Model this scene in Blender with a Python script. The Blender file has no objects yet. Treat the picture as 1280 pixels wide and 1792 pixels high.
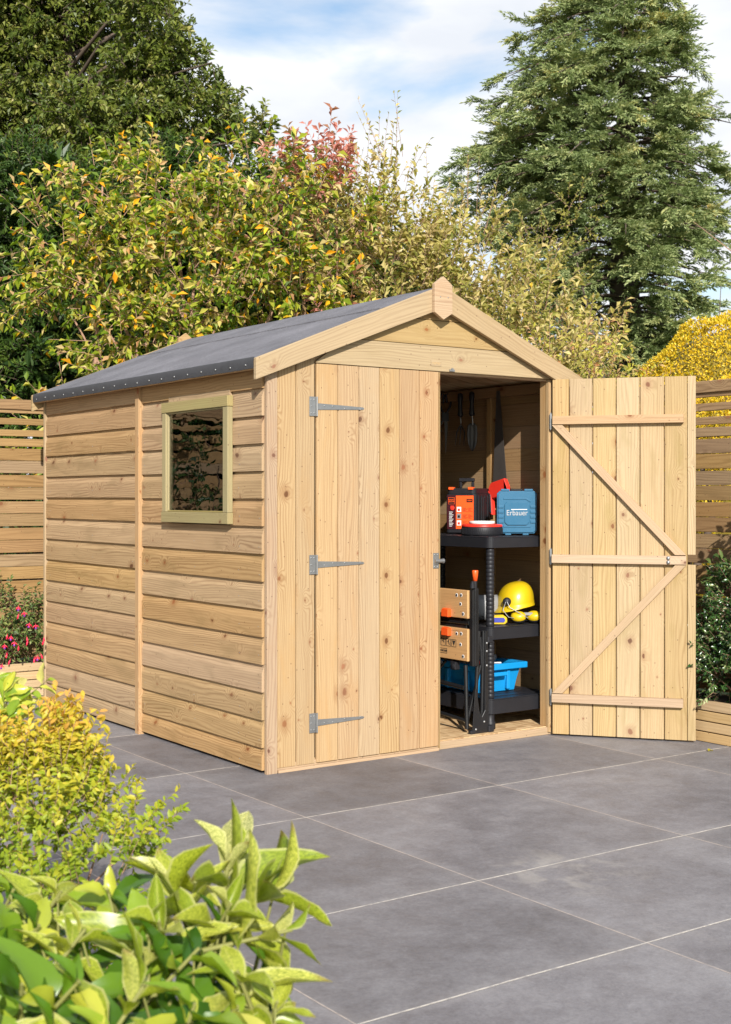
import bpy, math, random
import numpy as np
from mathutils import Vector, Matrix
R = math.radians
random.seed(7); rng = np.random.default_rng(7)
scene = bpy.context.scene
col = scene.collection

# ---------------------------------------------------------------- camera, sky, sun, exposure
CAM = np.array([-2.9416, -4.9041, 1.2006]); YAW = 0.6164; FPX = 2304.0; HOR = 869.2   # photo measured in 1280 x 1792 units
cd = bpy.data.cameras.new('camera'); cam = bpy.data.objects.new('camera', cd); col.objects.link(cam)
cam.location = CAM; cam.rotation_euler = (R(90), 0, -YAW)
cd.sensor_fit = 'VERTICAL'; cd.sensor_height = 36; cd.lens = 36*FPX/1792; cd.shift_y = -(896-HOR)/1792
cd.clip_start = .05; cd.clip_end = 2000
cd.dof.use_dof = True; cd.dof.focus_distance = 6.3; cd.dof.aperture_fstop = 9
scene.camera = cam
SUN_AZ, SUN_EL = R(27), R(28)          # light travels towards +x by SUN_AZ off the +y axis
world = bpy.data.worlds.new('World'); scene.world = world; world.use_nodes = True
wn = world.node_tree; wn.nodes.clear()
def wN(t, **k):
    n = wn.nodes.new(t)
    for a, b in k.items(): setattr(n, a, b)
    return n
sky = wN('ShaderNodeTexSky', sky_type='NISHITA', sun_disc=False, sun_elevation=SUN_EL, sun_rotation=math.pi+SUN_AZ)
sky.air_density = 1.3; sky.dust_density = .6; sky.ozone_density = 2.0
tc = wN('ShaderNodeTexCoord'); mp = wN('ShaderNodeMapping'); mp.inputs['Scale'].default_value = (2.2, 2.2, 6.5); mp.inputs['Location'].default_value = (8.8, 3.04, .62)
n1 = wN('ShaderNodeTexNoise'); n1.inputs['Scale'].default_value = 1.6; n1.inputs['Detail'].default_value = 7; n1.inputs['Roughness'].default_value = .5
n1.inputs['Distortion'].default_value = .25
cr = wN('ShaderNodeValToRGB'); cr.color_ramp.elements[0].position = .27; cr.color_ramp.elements[1].position = .40
n2 = wN('ShaderNodeTexNoise'); n2.inputs['Scale'].default_value = 3.5; n2.inputs['Detail'].default_value = 6
cr2 = wN('ShaderNodeValToRGB'); cr2.color_ramp.elements[0].color = (8.9, 9.3, 10.0, 1); cr2.color_ramp.elements[1].color = (10.6, 10.8, 11.1, 1)
cr2.color_ramp.elements[0].position = .35; cr2.color_ramp.elements[1].position = .6
mix = wN('ShaderNodeMix', data_type='RGBA'); bg = wN('ShaderNodeBackground'); out = wN('ShaderNodeOutputWorld')
bg.inputs['Strength'].default_value = .072
L = wn.links.new
L(tc.outputs['Generated'], mp.inputs[0]); L(mp.outputs[0], n1.inputs[0]); L(mp.outputs[0], n2.inputs[0])
L(n1.outputs[0], cr.inputs[0]); L(n2.outputs[0], cr2.inputs[0])
sep = wN('ShaderNodeSeparateXYZ'); L(tc.outputs['Generated'], sep.inputs[0])
msk = wN('ShaderNodeMapRange', interpolation_type='SMOOTHSTEP'); L(sep.outputs[1], msk.inputs[0]); msk.inputs[1].default_value = -.35; msk.inputs[2].default_value = .25; msk.inputs[3].default_value = .25
cm = wN('ShaderNodeMath', operation='MULTIPLY'); L(cr.outputs[0], cm.inputs[0]); L(msk.outputs[0], cm.inputs[1])
sg = wN('ShaderNodeVectorMath', operation='MULTIPLY'); L(sky.outputs[0], sg.inputs[0]); sg.inputs[1].default_value = (1.5, 1.6, 1.68)
L(cm.outputs[0], mix.inputs[0]); L(sg.outputs[0], mix.inputs[6]); L(cr2.outputs[0], mix.inputs[7]); L(mix.outputs[2], bg.inputs[0]); L(bg.outputs[0], out.inputs[0])
sd = bpy.data.lights.new('sun', 'SUN'); sun = bpy.data.objects.new('sun', sd); col.objects.link(sun)
sd.energy = 5.0; sd.angle = R(.53); sd.color = (1, .955, .89)
sdir = Vector((math.sin(SUN_AZ)*math.cos(SUN_EL), math.cos(SUN_AZ)*math.cos(SUN_EL), -math.sin(SUN_EL)))
sun.rotation_euler = sdir.to_track_quat('-Z', 'Y').to_euler(); sun.location = (-6, -14, 9)
scene.view_settings.view_transform = 'Standard'; scene.view_settings.look = 'None'
scene.view_settings.exposure = 0.45; scene.view_settings.gamma = 1
scene.cycles.max_bounces = 8; scene.cycles.transparent_max_bounces = 12

RIGHT = np.array([math.cos(YAW), -math.sin(YAW), 0]); VIEW = np.array([math.sin(YAW), math.cos(YAW), 0]); UP = np.array([0, 0, 1.])
TOSUN = -np.array(sdir)
def at(u, v, d): return CAM + VIEW*d + RIGHT*((u-640)/FPX*d) + UP*((HOR-v)/FPX*d)
def on_floor(u, d): p = at(u, HOR, d); return Vector((p[0], p[1], 0))

# ---------------------------------------------------------------- tagging
def tag(o, label=None, cat=None, group=None, kind=None):
    if label: o['label'] = label
    if cat: o['category'] = cat
    if group: o['group'] = group
    if kind: o['kind'] = kind
    return o
def thing(name, label, cat, loc=(0, 0, 0), rz=0, group=None):
    o = bpy.data.objects.new(name, None); col.objects.link(o); o.location = loc; o.rotation_euler = (0, 0, rz); o.empty_display_size = .1
    return tag(o, label, cat, group)
def dup(root, loc=None, rz=None, label=None):
    def cp(o, parent):
        c = o.copy(); col.objects.link(c); c.parent = parent
        for ch in o.children: cp(ch, c)
        return c
    r = cp(root, root.parent)
    if loc is not None: r.location = loc
    if rz is not None: r.rotation_euler = (0, 0, rz)
    if label: r['label'] = label
    return r

# ---------------------------------------------------------------- mesh builder
class MB:
    def __init__(s): s.v = []; s.f = []; s.uv = []; s.t = []; s.smooth = []
    def add(s, vs, fs, uvs, tint=None, smooth=False):
        b = len(s.v); s.v += [tuple(x) for x in vs]
        t = random.random() if tint is None else tint
        for f, u in zip(fs, uvs): s.f.append([i+b for i in f]); s.uv.append(u); s.t.append(t); s.smooth.append(smooth)
    def plank(s, o, Lv, Wv, Tv, tint=None, off=None):
        """oriented box: corner o, grain vector Lv, width Wv, thickness Tv; uv in metres"""
        o, Lv, Wv, Tv = map(Vector, (o, Lv, Wv, Tv))
        if Lv.cross(Wv).dot(Tv) < 0: o = o+Tv; Tv = -Tv
        a, b = (random.uniform(0, 40), random.uniform(0, 40)) if off is None else off
        l, w, t = Lv.length, Wv.length, Tv.length
        P = lambda i, j, k: o+Lv*i+Wv*j+Tv*k
        vs = [P(0,0,0),P(1,0,0),P(1,1,0),P(0,1,0),P(0,0,1),P(1,0,1),P(1,1,1),P(0,1,1)]
        fs = [(0,3,2,1),(4,5,6,7),(0,1,5,4),(3,7,6,2),(0,4,7,3),(1,2,6,5)]
        u = [[(a,b),(a,b+w),(a+l,b+w),(a+l,b)], [(a,b+.5),(a+l,b+.5),(a+l,b+w+.5),(a,b+w+.5)],
             [(a,b-t),(a+l,b-t),(a+l,b),(a,b)][::1], [(a,b+w),(a,b+w+t),(a+l,b+w+t),(a+l,b+w)],
             [(a,b),(a,b+t),(a+.02,b+w),(a+.02,b)], [(a+l,b),(a+l+.02,b),(a+l+.02,b+w),(a+l,b+w)]]
        s.add(vs, fs, u, tint)
    def box(s, x0, x1, y0, y1, z0, z1, tint=None, grain='x'):
        d = {'x': ((x1-x0,0,0),(0,y1-y0,0),(0,0,z1-z0)), 'y': ((0,y1-y0,0),(0,0,z1-z0),(x1-x0,0,0)), 'z': ((0,0,z1-z0),(x1-x0,0,0),(0,y1-y0,0))}[grain]
        s.plank((x0,y0,z0), *d, tint=tint)
    def prism(s, pts, axis, lo, hi, tint=None):
        """2-D outline (counter-clockwise) extruded along an axis"""
        def mk(p, h):
            return {'x': (h, p[0], p[1]), 'y': (p[0], h, p[1]), 'z': (p[0], p[1], h)}[axis]
        n = len(pts); vs = [mk(p, lo) for p in pts]+[mk(p, hi) for p in pts]
        a = random.uniform(0, 30)
        fs = [tuple(range(n))[::-1], tuple(range(n, 2*n))]+[(i, (i+1) % n, (i+1) % n+n, i+n) for i in range(n)]
        uv = [[(a+pts[i][0], pts[i][1]) for i in range(n)][::-1], [(a+p[0], p[1]) for p in pts]]
        uv += [[(a+pts[i][0], pts[i][1]), (a+pts[(i+1)%n][0], pts[(i+1)%n][1]), (a+pts[(i+1)%n][0]+hi-lo, pts[(i+1)%n][1]), (a+pts[i][0]+hi-lo, pts[i][1])] for i in range(n)]
        if axis == 'y': fs = [f[::-1] for f in fs]; uv = [u[::-1] for u in uv]
        s.add(vs, fs, uv, tint)
    def tube(s, pts, rad, n=8, tint=None, cap=True):
        pts = [Vector(p) for p in pts]; m = len(pts)
        rad = [rad]*m if not hasattr(rad, '__len__') else rad
        vs = []; acc = 0; ls = []
        for i, p in enumerate(pts):
            d = (pts[min(i+1, m-1)]-pts[max(i-1, 0)]).normalized()
            a = d.orthogonal().normalized() if i == 0 else (a-d*a.dot(d)).normalized()
            b = d.cross(a)
            if i: acc += (p-pts[i-1]).length
            ls.append(acc)
            for k in range(n):
                t = 2*math.pi*k/n; vs.append(p+(a*math.cos(t)+b*math.sin(t))*rad[i])
        fs = []; uv = []
        for i in range(m-1):
            for k in range(n):
                k2 = (k+1) % n
                fs.append((i*n+k, i*n+k2, (i+1)*n+k2, (i+1)*n+k)); w = rad[i]*6.28/n
                uv.append([(ls[i], k*w), (ls[i], (k+1)*w), (ls[i+1], (k+1)*w), (ls[i+1], k*w)])
        s.add(vs, fs, uv, tint, True)
        if cap:
            s.add(vs[:n], [tuple(range(n))[::-1]], [[(0, 0)]*n], tint); s.add(vs[-n:], [tuple(range(n))], [[(0, 0)]*n], tint)
    def lathe(s, prof, c=(0,0,0), n=24, axis='z', tint=None, smooth=True, sc=(1,1)):
        vs = []
        for r, h in prof:
            for k in range(n):
                t = 2*math.pi*k/n; x, y = r*math.cos(t)*sc[0], r*math.sin(t)*sc[1]
                vs.append({'z': (c[0]+x, c[1]+y, c[2]+h), 'y': (c[0]+y, c[1]+h, c[2]+x), 'x': (c[0]+h, c[1]+x, c[2]+y)}[axis])
        fs = []
        for i in range(len(prof)-1):
            for k in range(n):
                k2 = (k+1) % n; fs.append((i*n+k, i*n+k2, (i+1)*n+k2, (i+1)*n+k))
        s.add(vs, fs, [[(vs[i][0], vs[i][2]) for i in f] for f in fs], tint, smooth)
    def build(s, name, mat, parent=None, bevel=0, M=None, seg=1):
        me = bpy.data.meshes.new(name); me.from_pydata(s.v, [], s.f)
        if M is not None: me.transform(M)
        uvl = me.uv_layers.new(name='UVMap'); flat = [c for u in s.uv for p in u for c in p]; uvl.data.foreach_set('uv', flat)
        at_ = me.attributes.new('tint', 'FLOAT', 'FACE'); at_.data.foreach_set('value', s.t)
        me.polygons.foreach_set('use_smooth', s.smooth); me.materials.append(mat); me.update()
        o = bpy.data.objects.new(name, me); col.objects.link(o)
        if parent: o.parent = parent
        if bevel:
            m = o.modifiers.new('bevel', 'BEVEL'); m.width = bevel; m.segments = seg; m.limit_method = 'ANGLE'; m.angle_limit = R(40)
        return o

# ---------------------------------------------------------------- materials
def new_mat(name):
    m = bpy.data.materials.new(name); m.use_nodes = True; nt = m.node_tree; b = nt.nodes['Principled BSDF']; return m, nt, b
class NT:
    def __init__(s, nt): s.nt = nt
    def n(s, t, ins=None, **k):
        n = s.nt.nodes.new(t)
        for a, b in k.items(): setattr(n, a, b)
        for a, b in (ins or {}).items(): s.put(n.inputs[a], b)
        return n
    def put(s, sock, v):
        if isinstance(v, bpy.types.NodeSocket): s.nt.links.new(v, sock)
        elif isinstance(v, bpy.types.Node): s.nt.links.new(v.outputs[0], sock)
        else: sock.default_value = v
    def math(s, op, a, b=0., c=0., clamp=False):
        n = s.nt.nodes.new('ShaderNodeMath'); n.operation = op; n.use_clamp = clamp; s.put(n.inputs[0], a); s.put(n.inputs[1], b); s.put(n.inputs[2], c); return n.outputs[0]
    def mix(s, f, a, b, bt='MIX'):
        n = s.nt.nodes.new('ShaderNodeMix'); n.data_type = 'RGBA'; n.blend_type = bt; s.put(n.inputs[0], f)
        s.put(n.inputs[6], a if not isinstance(a, tuple) else (*a[:3], 1)); s.put(n.inputs[7], b if not isinstance(b, tuple) else (*b[:3], 1)); return n.outputs[2]
    def ramp(s, f, stops):
        n = s.nt.nodes.new('ShaderNodeValToRGB'); r = n.color_ramp
        while len(r.elements) < len(stops): r.elements.new(.5)
        for e, (p, c) in zip(r.elements, stops): e.position = p; e.color = (*c, 1) if len(c) == 3 else c
        s.put(n.inputs[0], f); return n.outputs[0]
    def maprange(s, v, a, b, c, d, smooth=True):
        n = s.nt.nodes.new('ShaderNodeMapRange'); n.interpolation_type = 'SMOOTHSTEP' if smooth else 'LINEAR'
        s.put(n.inputs[0], v)
        for i, x in enumerate((a, b, c, d)): s.put(n.inputs[i+1], x)
        return n.outputs[0]
    def comb(s, x, y, z=0.):
        n = s.nt.nodes.new('ShaderNodeCombineXYZ'); s.put(n.inputs[0], x); s.put(n.inputs[1], y); s.put(n.inputs[2], z); return n.outputs[0]
    def noise(s, vec, scale, detail=3, rough=.5, dist=0, out=0):
        n = s.nt.nodes.new('ShaderNodeTexNoise'); s.put(n.inputs['Vector'], vec); n.inputs['Scale'].default_value = scale
        n.inputs['Detail'].default_value = detail; n.inputs['Roughness'].default_value = rough; n.inputs['Distortion'].default_value = dist; return n.outputs[out]

def wood(name, light, dark, knot=(.10,.035,.012), ring=.45, stain=(.30,.20,.08), stain_amt=.35, knots=.55, vary=.16, scale=4.6, bands=75, rough=.65, bump=.25):
    m, nt, b = new_mat(name); N = NT(nt)
    uv = N.n('ShaderNodeUVMap'); sp = N.n('ShaderNodeSeparateXYZ', {0: uv.outputs[0]}); u, v = sp.outputs[0], sp.outputs[1]
    tint = N.n('ShaderNodeAttribute', attribute_name='tint', attribute_type='GEOMETRY').outputs['Fac']
    base = N.comb(u, v)
    wv = N.math('MULTIPLY', N.math('SUBTRACT', N.noise(base, 14, 2), .5), .022); kv = N.comb(N.math('MULTIPLY_ADD', u, .72, wv), N.math('SUBTRACT', v, wv))
    vo = N.n('ShaderNodeTexVoronoi', {'Vector': kv, 'Scale': scale}, voronoi_dimensions='2D'); vo.inputs['Randomness'].default_value = .95
    r1 = N.n('ShaderNodeSeparateColor', {0: vo.outputs['Color']}).outputs
    has = N.math('LESS_THAN', r1[0], knots)
    d = N.math('ADD', vo.outputs['Distance'], N.math('MULTIPLY', N.math('SUBTRACT', N.noise(base, 60, 2), .5), .03))
    rk = N.math('MULTIPLY_ADD', N.math('POWER', r1[1], 2.2), .072, .018)
    bump_k = N.math('MULTIPLY', N.maprange(d, 0, .26, 1, 0), has)
    warp = N.noise(N.comb(N.math('MULTIPLY', u, .9), N.math('MULTIPLY', v, 7)), 1, 2, .5)
    warp2 = N.noise(N.comb(N.math('MULTIPLY', u, 5), N.math('MULTIPLY', v, 30)), 1, 2, .5)
    fld = N.math('ADD', N.math('ADD', N.math('MULTIPLY', v, bands), N.math('MULTIPLY', warp, 9)), N.math('ADD', N.math('MULTIPLY', bump_k, 3.2), N.math('MULTIPLY', warp2, .8)))
    sn = N.math('SINE', N.math('MULTIPLY', fld, 6.2832)); band = N.math('POWER', N.math('MULTIPLY_ADD', sn, .5, .5), 2.2)
    amp = N.maprange(N.noise(N.comb(N.math('MULTIPLY', u, 1.2), N.math('MULTIPLY', v, 9)), 1, 2), .3, .75, .25, 1)
    fib = N.noise(N.comb(N.math('MULTIPLY', u, 9), N.math('MULTIPLY', v, 420)), 1, 4, .6)
    fib2 = N.noise(N.comb(N.math('MULTIPLY', u, 2.5), N.math('MULTIPLY', v, 90)), 1, 3, .6)
    c = N.mix(N.math('MULTIPLY', N.math('MULTIPLY', band, amp), ring), light, dark)
    c = N.mix(N.maprange(fib2, .4, .72, 0, .30), c, dark)
    st = N.maprange(N.noise(N.comb(N.math('MULTIPLY', u, 2.2), N.math('MULTIPLY', v, 8)), 1.3, 4, .55, .6), .5, .72, 0, stain_amt)
    c = N.mix(st, c, stain)
    halo = N.math('MULTIPLY', N.maprange(d, N.math('MULTIPLY', rk, .8), N.math('MULTIPLY', rk, 3.0), .38, 0), has)
    c = N.mix(halo, c, (dark[0]*.85, dark[1]*.62, dark[2]*.5))
    core = N.math('MULTIPLY', N.maprange(d, N.math('MULTIPLY', rk, .55), rk, .9, 0), has)
    c = N.mix(core, c, N.mix(r1[2], knot, (.28,.11,.045)))
    # pin knots and nail heads
    v2 = N.n('ShaderNodeTexVoronoi', {'Vector': base, 'Scale': 17.}, voronoi_dimensions='2D')
    r2 = N.n('ShaderNodeSeparateColor', {0: v2.outputs['Color']}).outputs
    pin = N.math('MULTIPLY', N.maprange(v2.outputs['Distance'], .03, .065, .75, 0), N.math('LESS_THAN', r2[0], .30))
    c = N.mix(pin, c, (.12,.06,.03))
    val = N.math('ADD', N.math('MULTIPLY_ADD', tint, vary*2, 1-vary), N.math('MULTIPLY', N.math('SUBTRACT', fib, .5), .28))
    hs = N.n('ShaderNodeHueSaturation', {'Color': c, 'Value': val, 'Saturation': N.math('MULTIPLY_ADD', N.math('FRACT', N.math('MULTIPLY', tint, 7.3)), .24, .83), 'Hue': N.math('MULTIPLY_ADD', N.math('FRACT', N.math('MULTIPLY', tint, 13.7)), .009, .4955)})
    N.put(b.inputs['Base Color'], hs); b.inputs['Roughness'].default_value = rough; b.inputs['Specular IOR Level'].default_value = .28
    h = N.math('ADD', N.math('MULTIPLY', fib, .6), N.math('ADD', N.math('MULTIPLY', band, .35), N.math('MULTIPLY', core, .6)))
    bp = N.n('ShaderNodeBump', {'Height': h, 'Strength': bump, 'Distance': .0012}); N.put(b.inputs['Normal'], bp)
    return m
def plain(name, c, rough=.5, metal=0, var=.15, nscale=30, bump=.1, spec=.5):
    m, nt, b = new_mat(name); N = NT(nt); g = N.n('ShaderNodeTexCoord').outputs['Object']
    n = N.noise(g, nscale, 4, .6); n2 = N.noise(g, nscale*.15, 3, .6)
    f = N.math('MULTIPLY_ADD', N.math('ADD', n, n2), var, 1-var)
    hs = N.n('ShaderNodeHueSaturation', {'Color': (*c, 1), 'Value': f}); N.put(b.inputs['Base Color'], hs)
    N.put(b.inputs['Roughness'], N.math('MULTIPLY_ADD', n2, .3, rough-.15, True)); b.inputs['Metallic'].default_value = metal; b.inputs['Specular IOR Level'].default_value = spec
    if bump: N.put(b.inputs['Normal'], N.n('ShaderNodeBump', {'Height': n, 'Strength': bump, 'Distance': .001}))
    return m
def leafmat(name, stops, trans=.3, rough=.45, speck=None, spec=.35):
    m, nt, b = new_mat(name); N = NT(nt)
    tint = N.n('ShaderNodeAttribute', attribute_name='tint', attribute_type='GEOMETRY').outputs['Fac']
    c = N.ramp(tint, stops)
    if speck:
        uv = N.n('ShaderNodeUVMap').outputs[0]; sp = N.n('ShaderNodeSeparateXYZ', {0: uv})
        pn = N.noise(N.comb(N.math('ADD', N.math('MULTIPLY', sp.outputs[0], 3.), N.math('MULTIPLY', tint, 60)), N.math('MULTIPLY', sp.outputs[1], 7.)), 6, 4, .65)
        c = N.mix(N.maprange(pn, .465, .55, 0, .85), c, speck)
        tipn = N.math('MULTIPLY', N.maprange(sp.outputs[0], .80, .98, 0, .8), N.math('GREATER_THAN', N.math('FRACT', N.math('MULTIPLY', tint, 31.)), .6)); c = N.mix(tipn, c, (.22,.12,.04))
        mg = N.maprange(N.math('ABSOLUTE', sp.outputs[1]), N.math('MULTIPLY_ADD', N.math('SINE', N.math('MULTIPLY', sp.outputs[0], 3.14)), .43, -.01), N.math('MULTIPLY_ADD', N.math('SINE', N.math('MULTIPLY', sp.outputs[0], 3.14)), .46, -.01), 0, .45); c = N.mix(mg, c, (.66,.62,.28))
        vein = N.math('MULTIPLY', N.maprange(N.math('ABSOLUTE', sp.outputs[1]), .0, .035, 1, 0), .6); c = N.mix(vein, c, (.55,.52,.12))
    N.put(b.inputs['Base Color'], c); b.inputs['Roughness'].default_value = rough; b.inputs['Specular IOR Level'].default_value = spec
    tr = N.n('ShaderNodeBsdfTranslucent', {'Color': N.mix(.5, c, (.45,.5,.05), 'MULTIPLY')}); N.put(tr.inputs['Color'], N.n('ShaderNodeHueSaturation', {'Color': c, 'Saturation': 1.15, 'Value': 1.25}))
    mx = N.n('ShaderNodeMixShader', {0: trans, 1: b.outputs[0], 2: tr.outputs[0]})
    nt.links.new(mx.outputs[0], nt.nodes['Material Output'].inputs[0]); return m

W_DOOR = wood('door_wood', (0.430,0.288,0.150), (0.258,0.138,0.058), ring=.72, stain=(.40,.235,.10), stain_amt=.6, vary=.08, knots=.88, scale=5.8)
W_BACK = wood('planed_wood', (0.430,0.305,0.150), (0.267,0.163,0.067), ring=.65, stain=(.32,.225,.09), stain_amt=.7, vary=.08, knots=.8, scale=5.4)
W_SIDE = wood('shiplap_wood', (0.425,0.272,0.132), (0.215,0.118,0.050), ring=.85, stain=(.25,.16,.07), stain_amt=.55, vary=.06, knots=.8, scale=5.6)
W_GABLE = wood('gable_wood', (0.392,0.274,0.135), (0.252,0.157,0.068), ring=.65, stain=(.34,.23,.10), stain_amt=.5, vary=.05, knots=.5, bands=50)
W_FRAME = wood('green_treated_wood', (0.324,0.257,0.108), (0.207,0.153,0.054), ring=.45, stain=(.33,.29,.11), knots=.2, vary=.07, bands=90)
W_LEDGE = wood('sawn_ledge_wood', (0.447,0.301,0.168), (0.275,0.163,0.077), ring=.45, stain=(.34,.24,.12), knots=.35, vary=.08, bump=.5)
W_FENCE = wood('fence_wood', (0.319,0.197,0.088), (0.160,0.088,0.034), ring=.75, stain=(.22,.135,.06), stain_amt=.65, vary=.14, knots=.5, bands=50)
W_BED = wood('raised_bed_wood', (0.493,0.340,0.170), (0.323,0.200,0.085), ring=.5, stain=(.44,.30,.14), vary=.06, knots=.45)
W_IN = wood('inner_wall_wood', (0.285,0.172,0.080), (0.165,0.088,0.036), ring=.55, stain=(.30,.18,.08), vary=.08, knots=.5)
def osb_mat():
    m, nt, b = new_mat('strand_board'); N = NT(nt); uv = N.n('ShaderNodeUVMap').outputs[0]
    vo = N.n('ShaderNodeTexVoronoi', {'Vector': N.n('ShaderNodeVectorMath', {0: uv, 1: (14, 55, 1)}, operation='MULTIPLY').outputs[0], 'Scale': 1.}, voronoi_dimensions='2D')
    vo2 = N.n('ShaderNodeTexVoronoi', {'Vector': N.n('ShaderNodeVectorMath', {0: uv, 1: (48, 17, 1)}, operation='MULTIPLY').outputs[0], 'Scale': 1.}, voronoi_dimensions='2D')
    f = N.math('MULTIPLY_ADD', vo.outputs['Color'], .5, N.math('MULTIPLY', vo2.outputs['Color'], .5))
    c = N.ramp(f, [(.2, (.38,.22,.10)), (.5, (.58,.38,.19)), (.8, (.72,.52,.29))]); N.put(b.inputs['Base Color'], c); b.inputs['Roughness'].default_value = .7
    return m
OSB = osb_mat()
def felt_mat():
    m, nt, b = new_mat('roofing_felt'); N = NT(nt); g = N.n('ShaderNodeTexCoord').outputs['Object']
    n = N.noise(g, 420, 2, .7); n2 = N.noise(g, 3.5, 4, .6); n3 = N.noise(g, 60, 3, .6)
    c = N.ramp(N.math('ADD', N.math('MULTIPLY', n, .5), N.math('MULTIPLY_ADD', n2, .3, N.math('MULTIPLY', n3, .2))), [(.38, (.085,.083,.092)), (.52, (.16,.155,.168)), (.66, (.26,.25,.27))])
    N.put(b.inputs['Base Color'], c); b.inputs['Roughness'].default_value = .85; b.inputs['Specular IOR Level'].default_value = .2
    N.put(b.inputs['Normal'], N.n('ShaderNodeBump', {'Height': N.math('ADD', n, N.math('MULTIPLY', n2, 3)), 'Strength': .5, 'Distance': .002})); return m
FELT = felt_mat()
EDGE = plain('bitumen_felt_edge', (.055,.055,.06), .8, 0, .5, 160, .8, .3)
GALV = plain('galvanised_steel', (.31,.31,.305), .45, .75, .25, 60, .05)
BLACKP = plain('black_plastic', (.015,.015,.018), .48, 0, .2, 80, .25, .3)
BLACKM = plain('black_painted_steel', (.012,.012,.013), .3, 0, .2, 80, .1)
BLUEC = plain('teal_blue_plastic', (.010,.105,.20), .38, 0, .1, 60, .1)
BLUEB = plain('bright_blue_plastic', (.008,.24,.55), .32, 0, .08, 50, .05)
ORANGE = plain('orange_plastic', (.85,.10,.015), .4, 0, .1, 50, .05)
REDP = plain('red_plastic', (.75,.035,.02), .38, 0, .1, 50, .05)
YELLOW = plain('yellow_plastic', (.56,.38,.008), .32, 0, .12, 25, .05)
WHITEP = plain('white_plastic', (.75,.74,.72), .4, 0, .08)
GREYP = plain('grey_plastic', (.22,.22,.22), .45, 0, .15)
STEELT = plain('dark_tool_steel', (.045,.042,.04), .5, .2, .3, 40, .1)
STEELD = plain('dull_saw_steel', (.13,.115,.105), .38, .6, .35, 25, .1)
INK = plain('printed_black_ink', (.03,.025,.02), .7, 0, .1)
SOIL = plain('garden_soil', (.035,.024,.016), .95, 0, .5, 40, .8)
GRASS = plain('lawn', (.05,.08,.02), .9, 0, .5, 8, .8)
BARK = plain('bark', (.10,.07,.05), .9, 0, .4, 25, .8)
TWIG = plain('twig_bark', (.34,.20,.13), .8, 0, .35, 40, .3)
TWIGG = plain('green_stem', (.22,.22,.06), .7, 0, .3, 40, .3)
def glass_mat():
    m, nt, b = new_mat('window_glass'); N = NT(nt)
    nt.nodes.remove(b); gl = N.n('ShaderNodeBsdfGlossy', {'Color': (1, 1, 1, 1), 'Roughness': .012}); tr = N.n('ShaderNodeBsdfTransparent', {'Color': (.9, .9, .88, 1)})
    g = N.n('ShaderNodeTexCoord').outputs['Object']
    N.put(gl.inputs['Normal'], N.n('ShaderNodeBump', {'Height': N.noise(g, 6, 2, .4, .6), 'Strength': .05, 'Distance': .02}))
    fr = N.n('ShaderNodeFresnel', {'IOR': 1.65}); f = N.math('MULTIPLY_ADD', fr.outputs[0], 1.1, .03, True)
    mx = N.n('ShaderNodeMixShader', {0: f, 1: tr.outputs[0], 2: gl.outputs[0]}); nt.links.new(mx.outputs[0], nt.nodes['Material Output'].inputs[0]); return m
GLASS = glass_mat()

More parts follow.
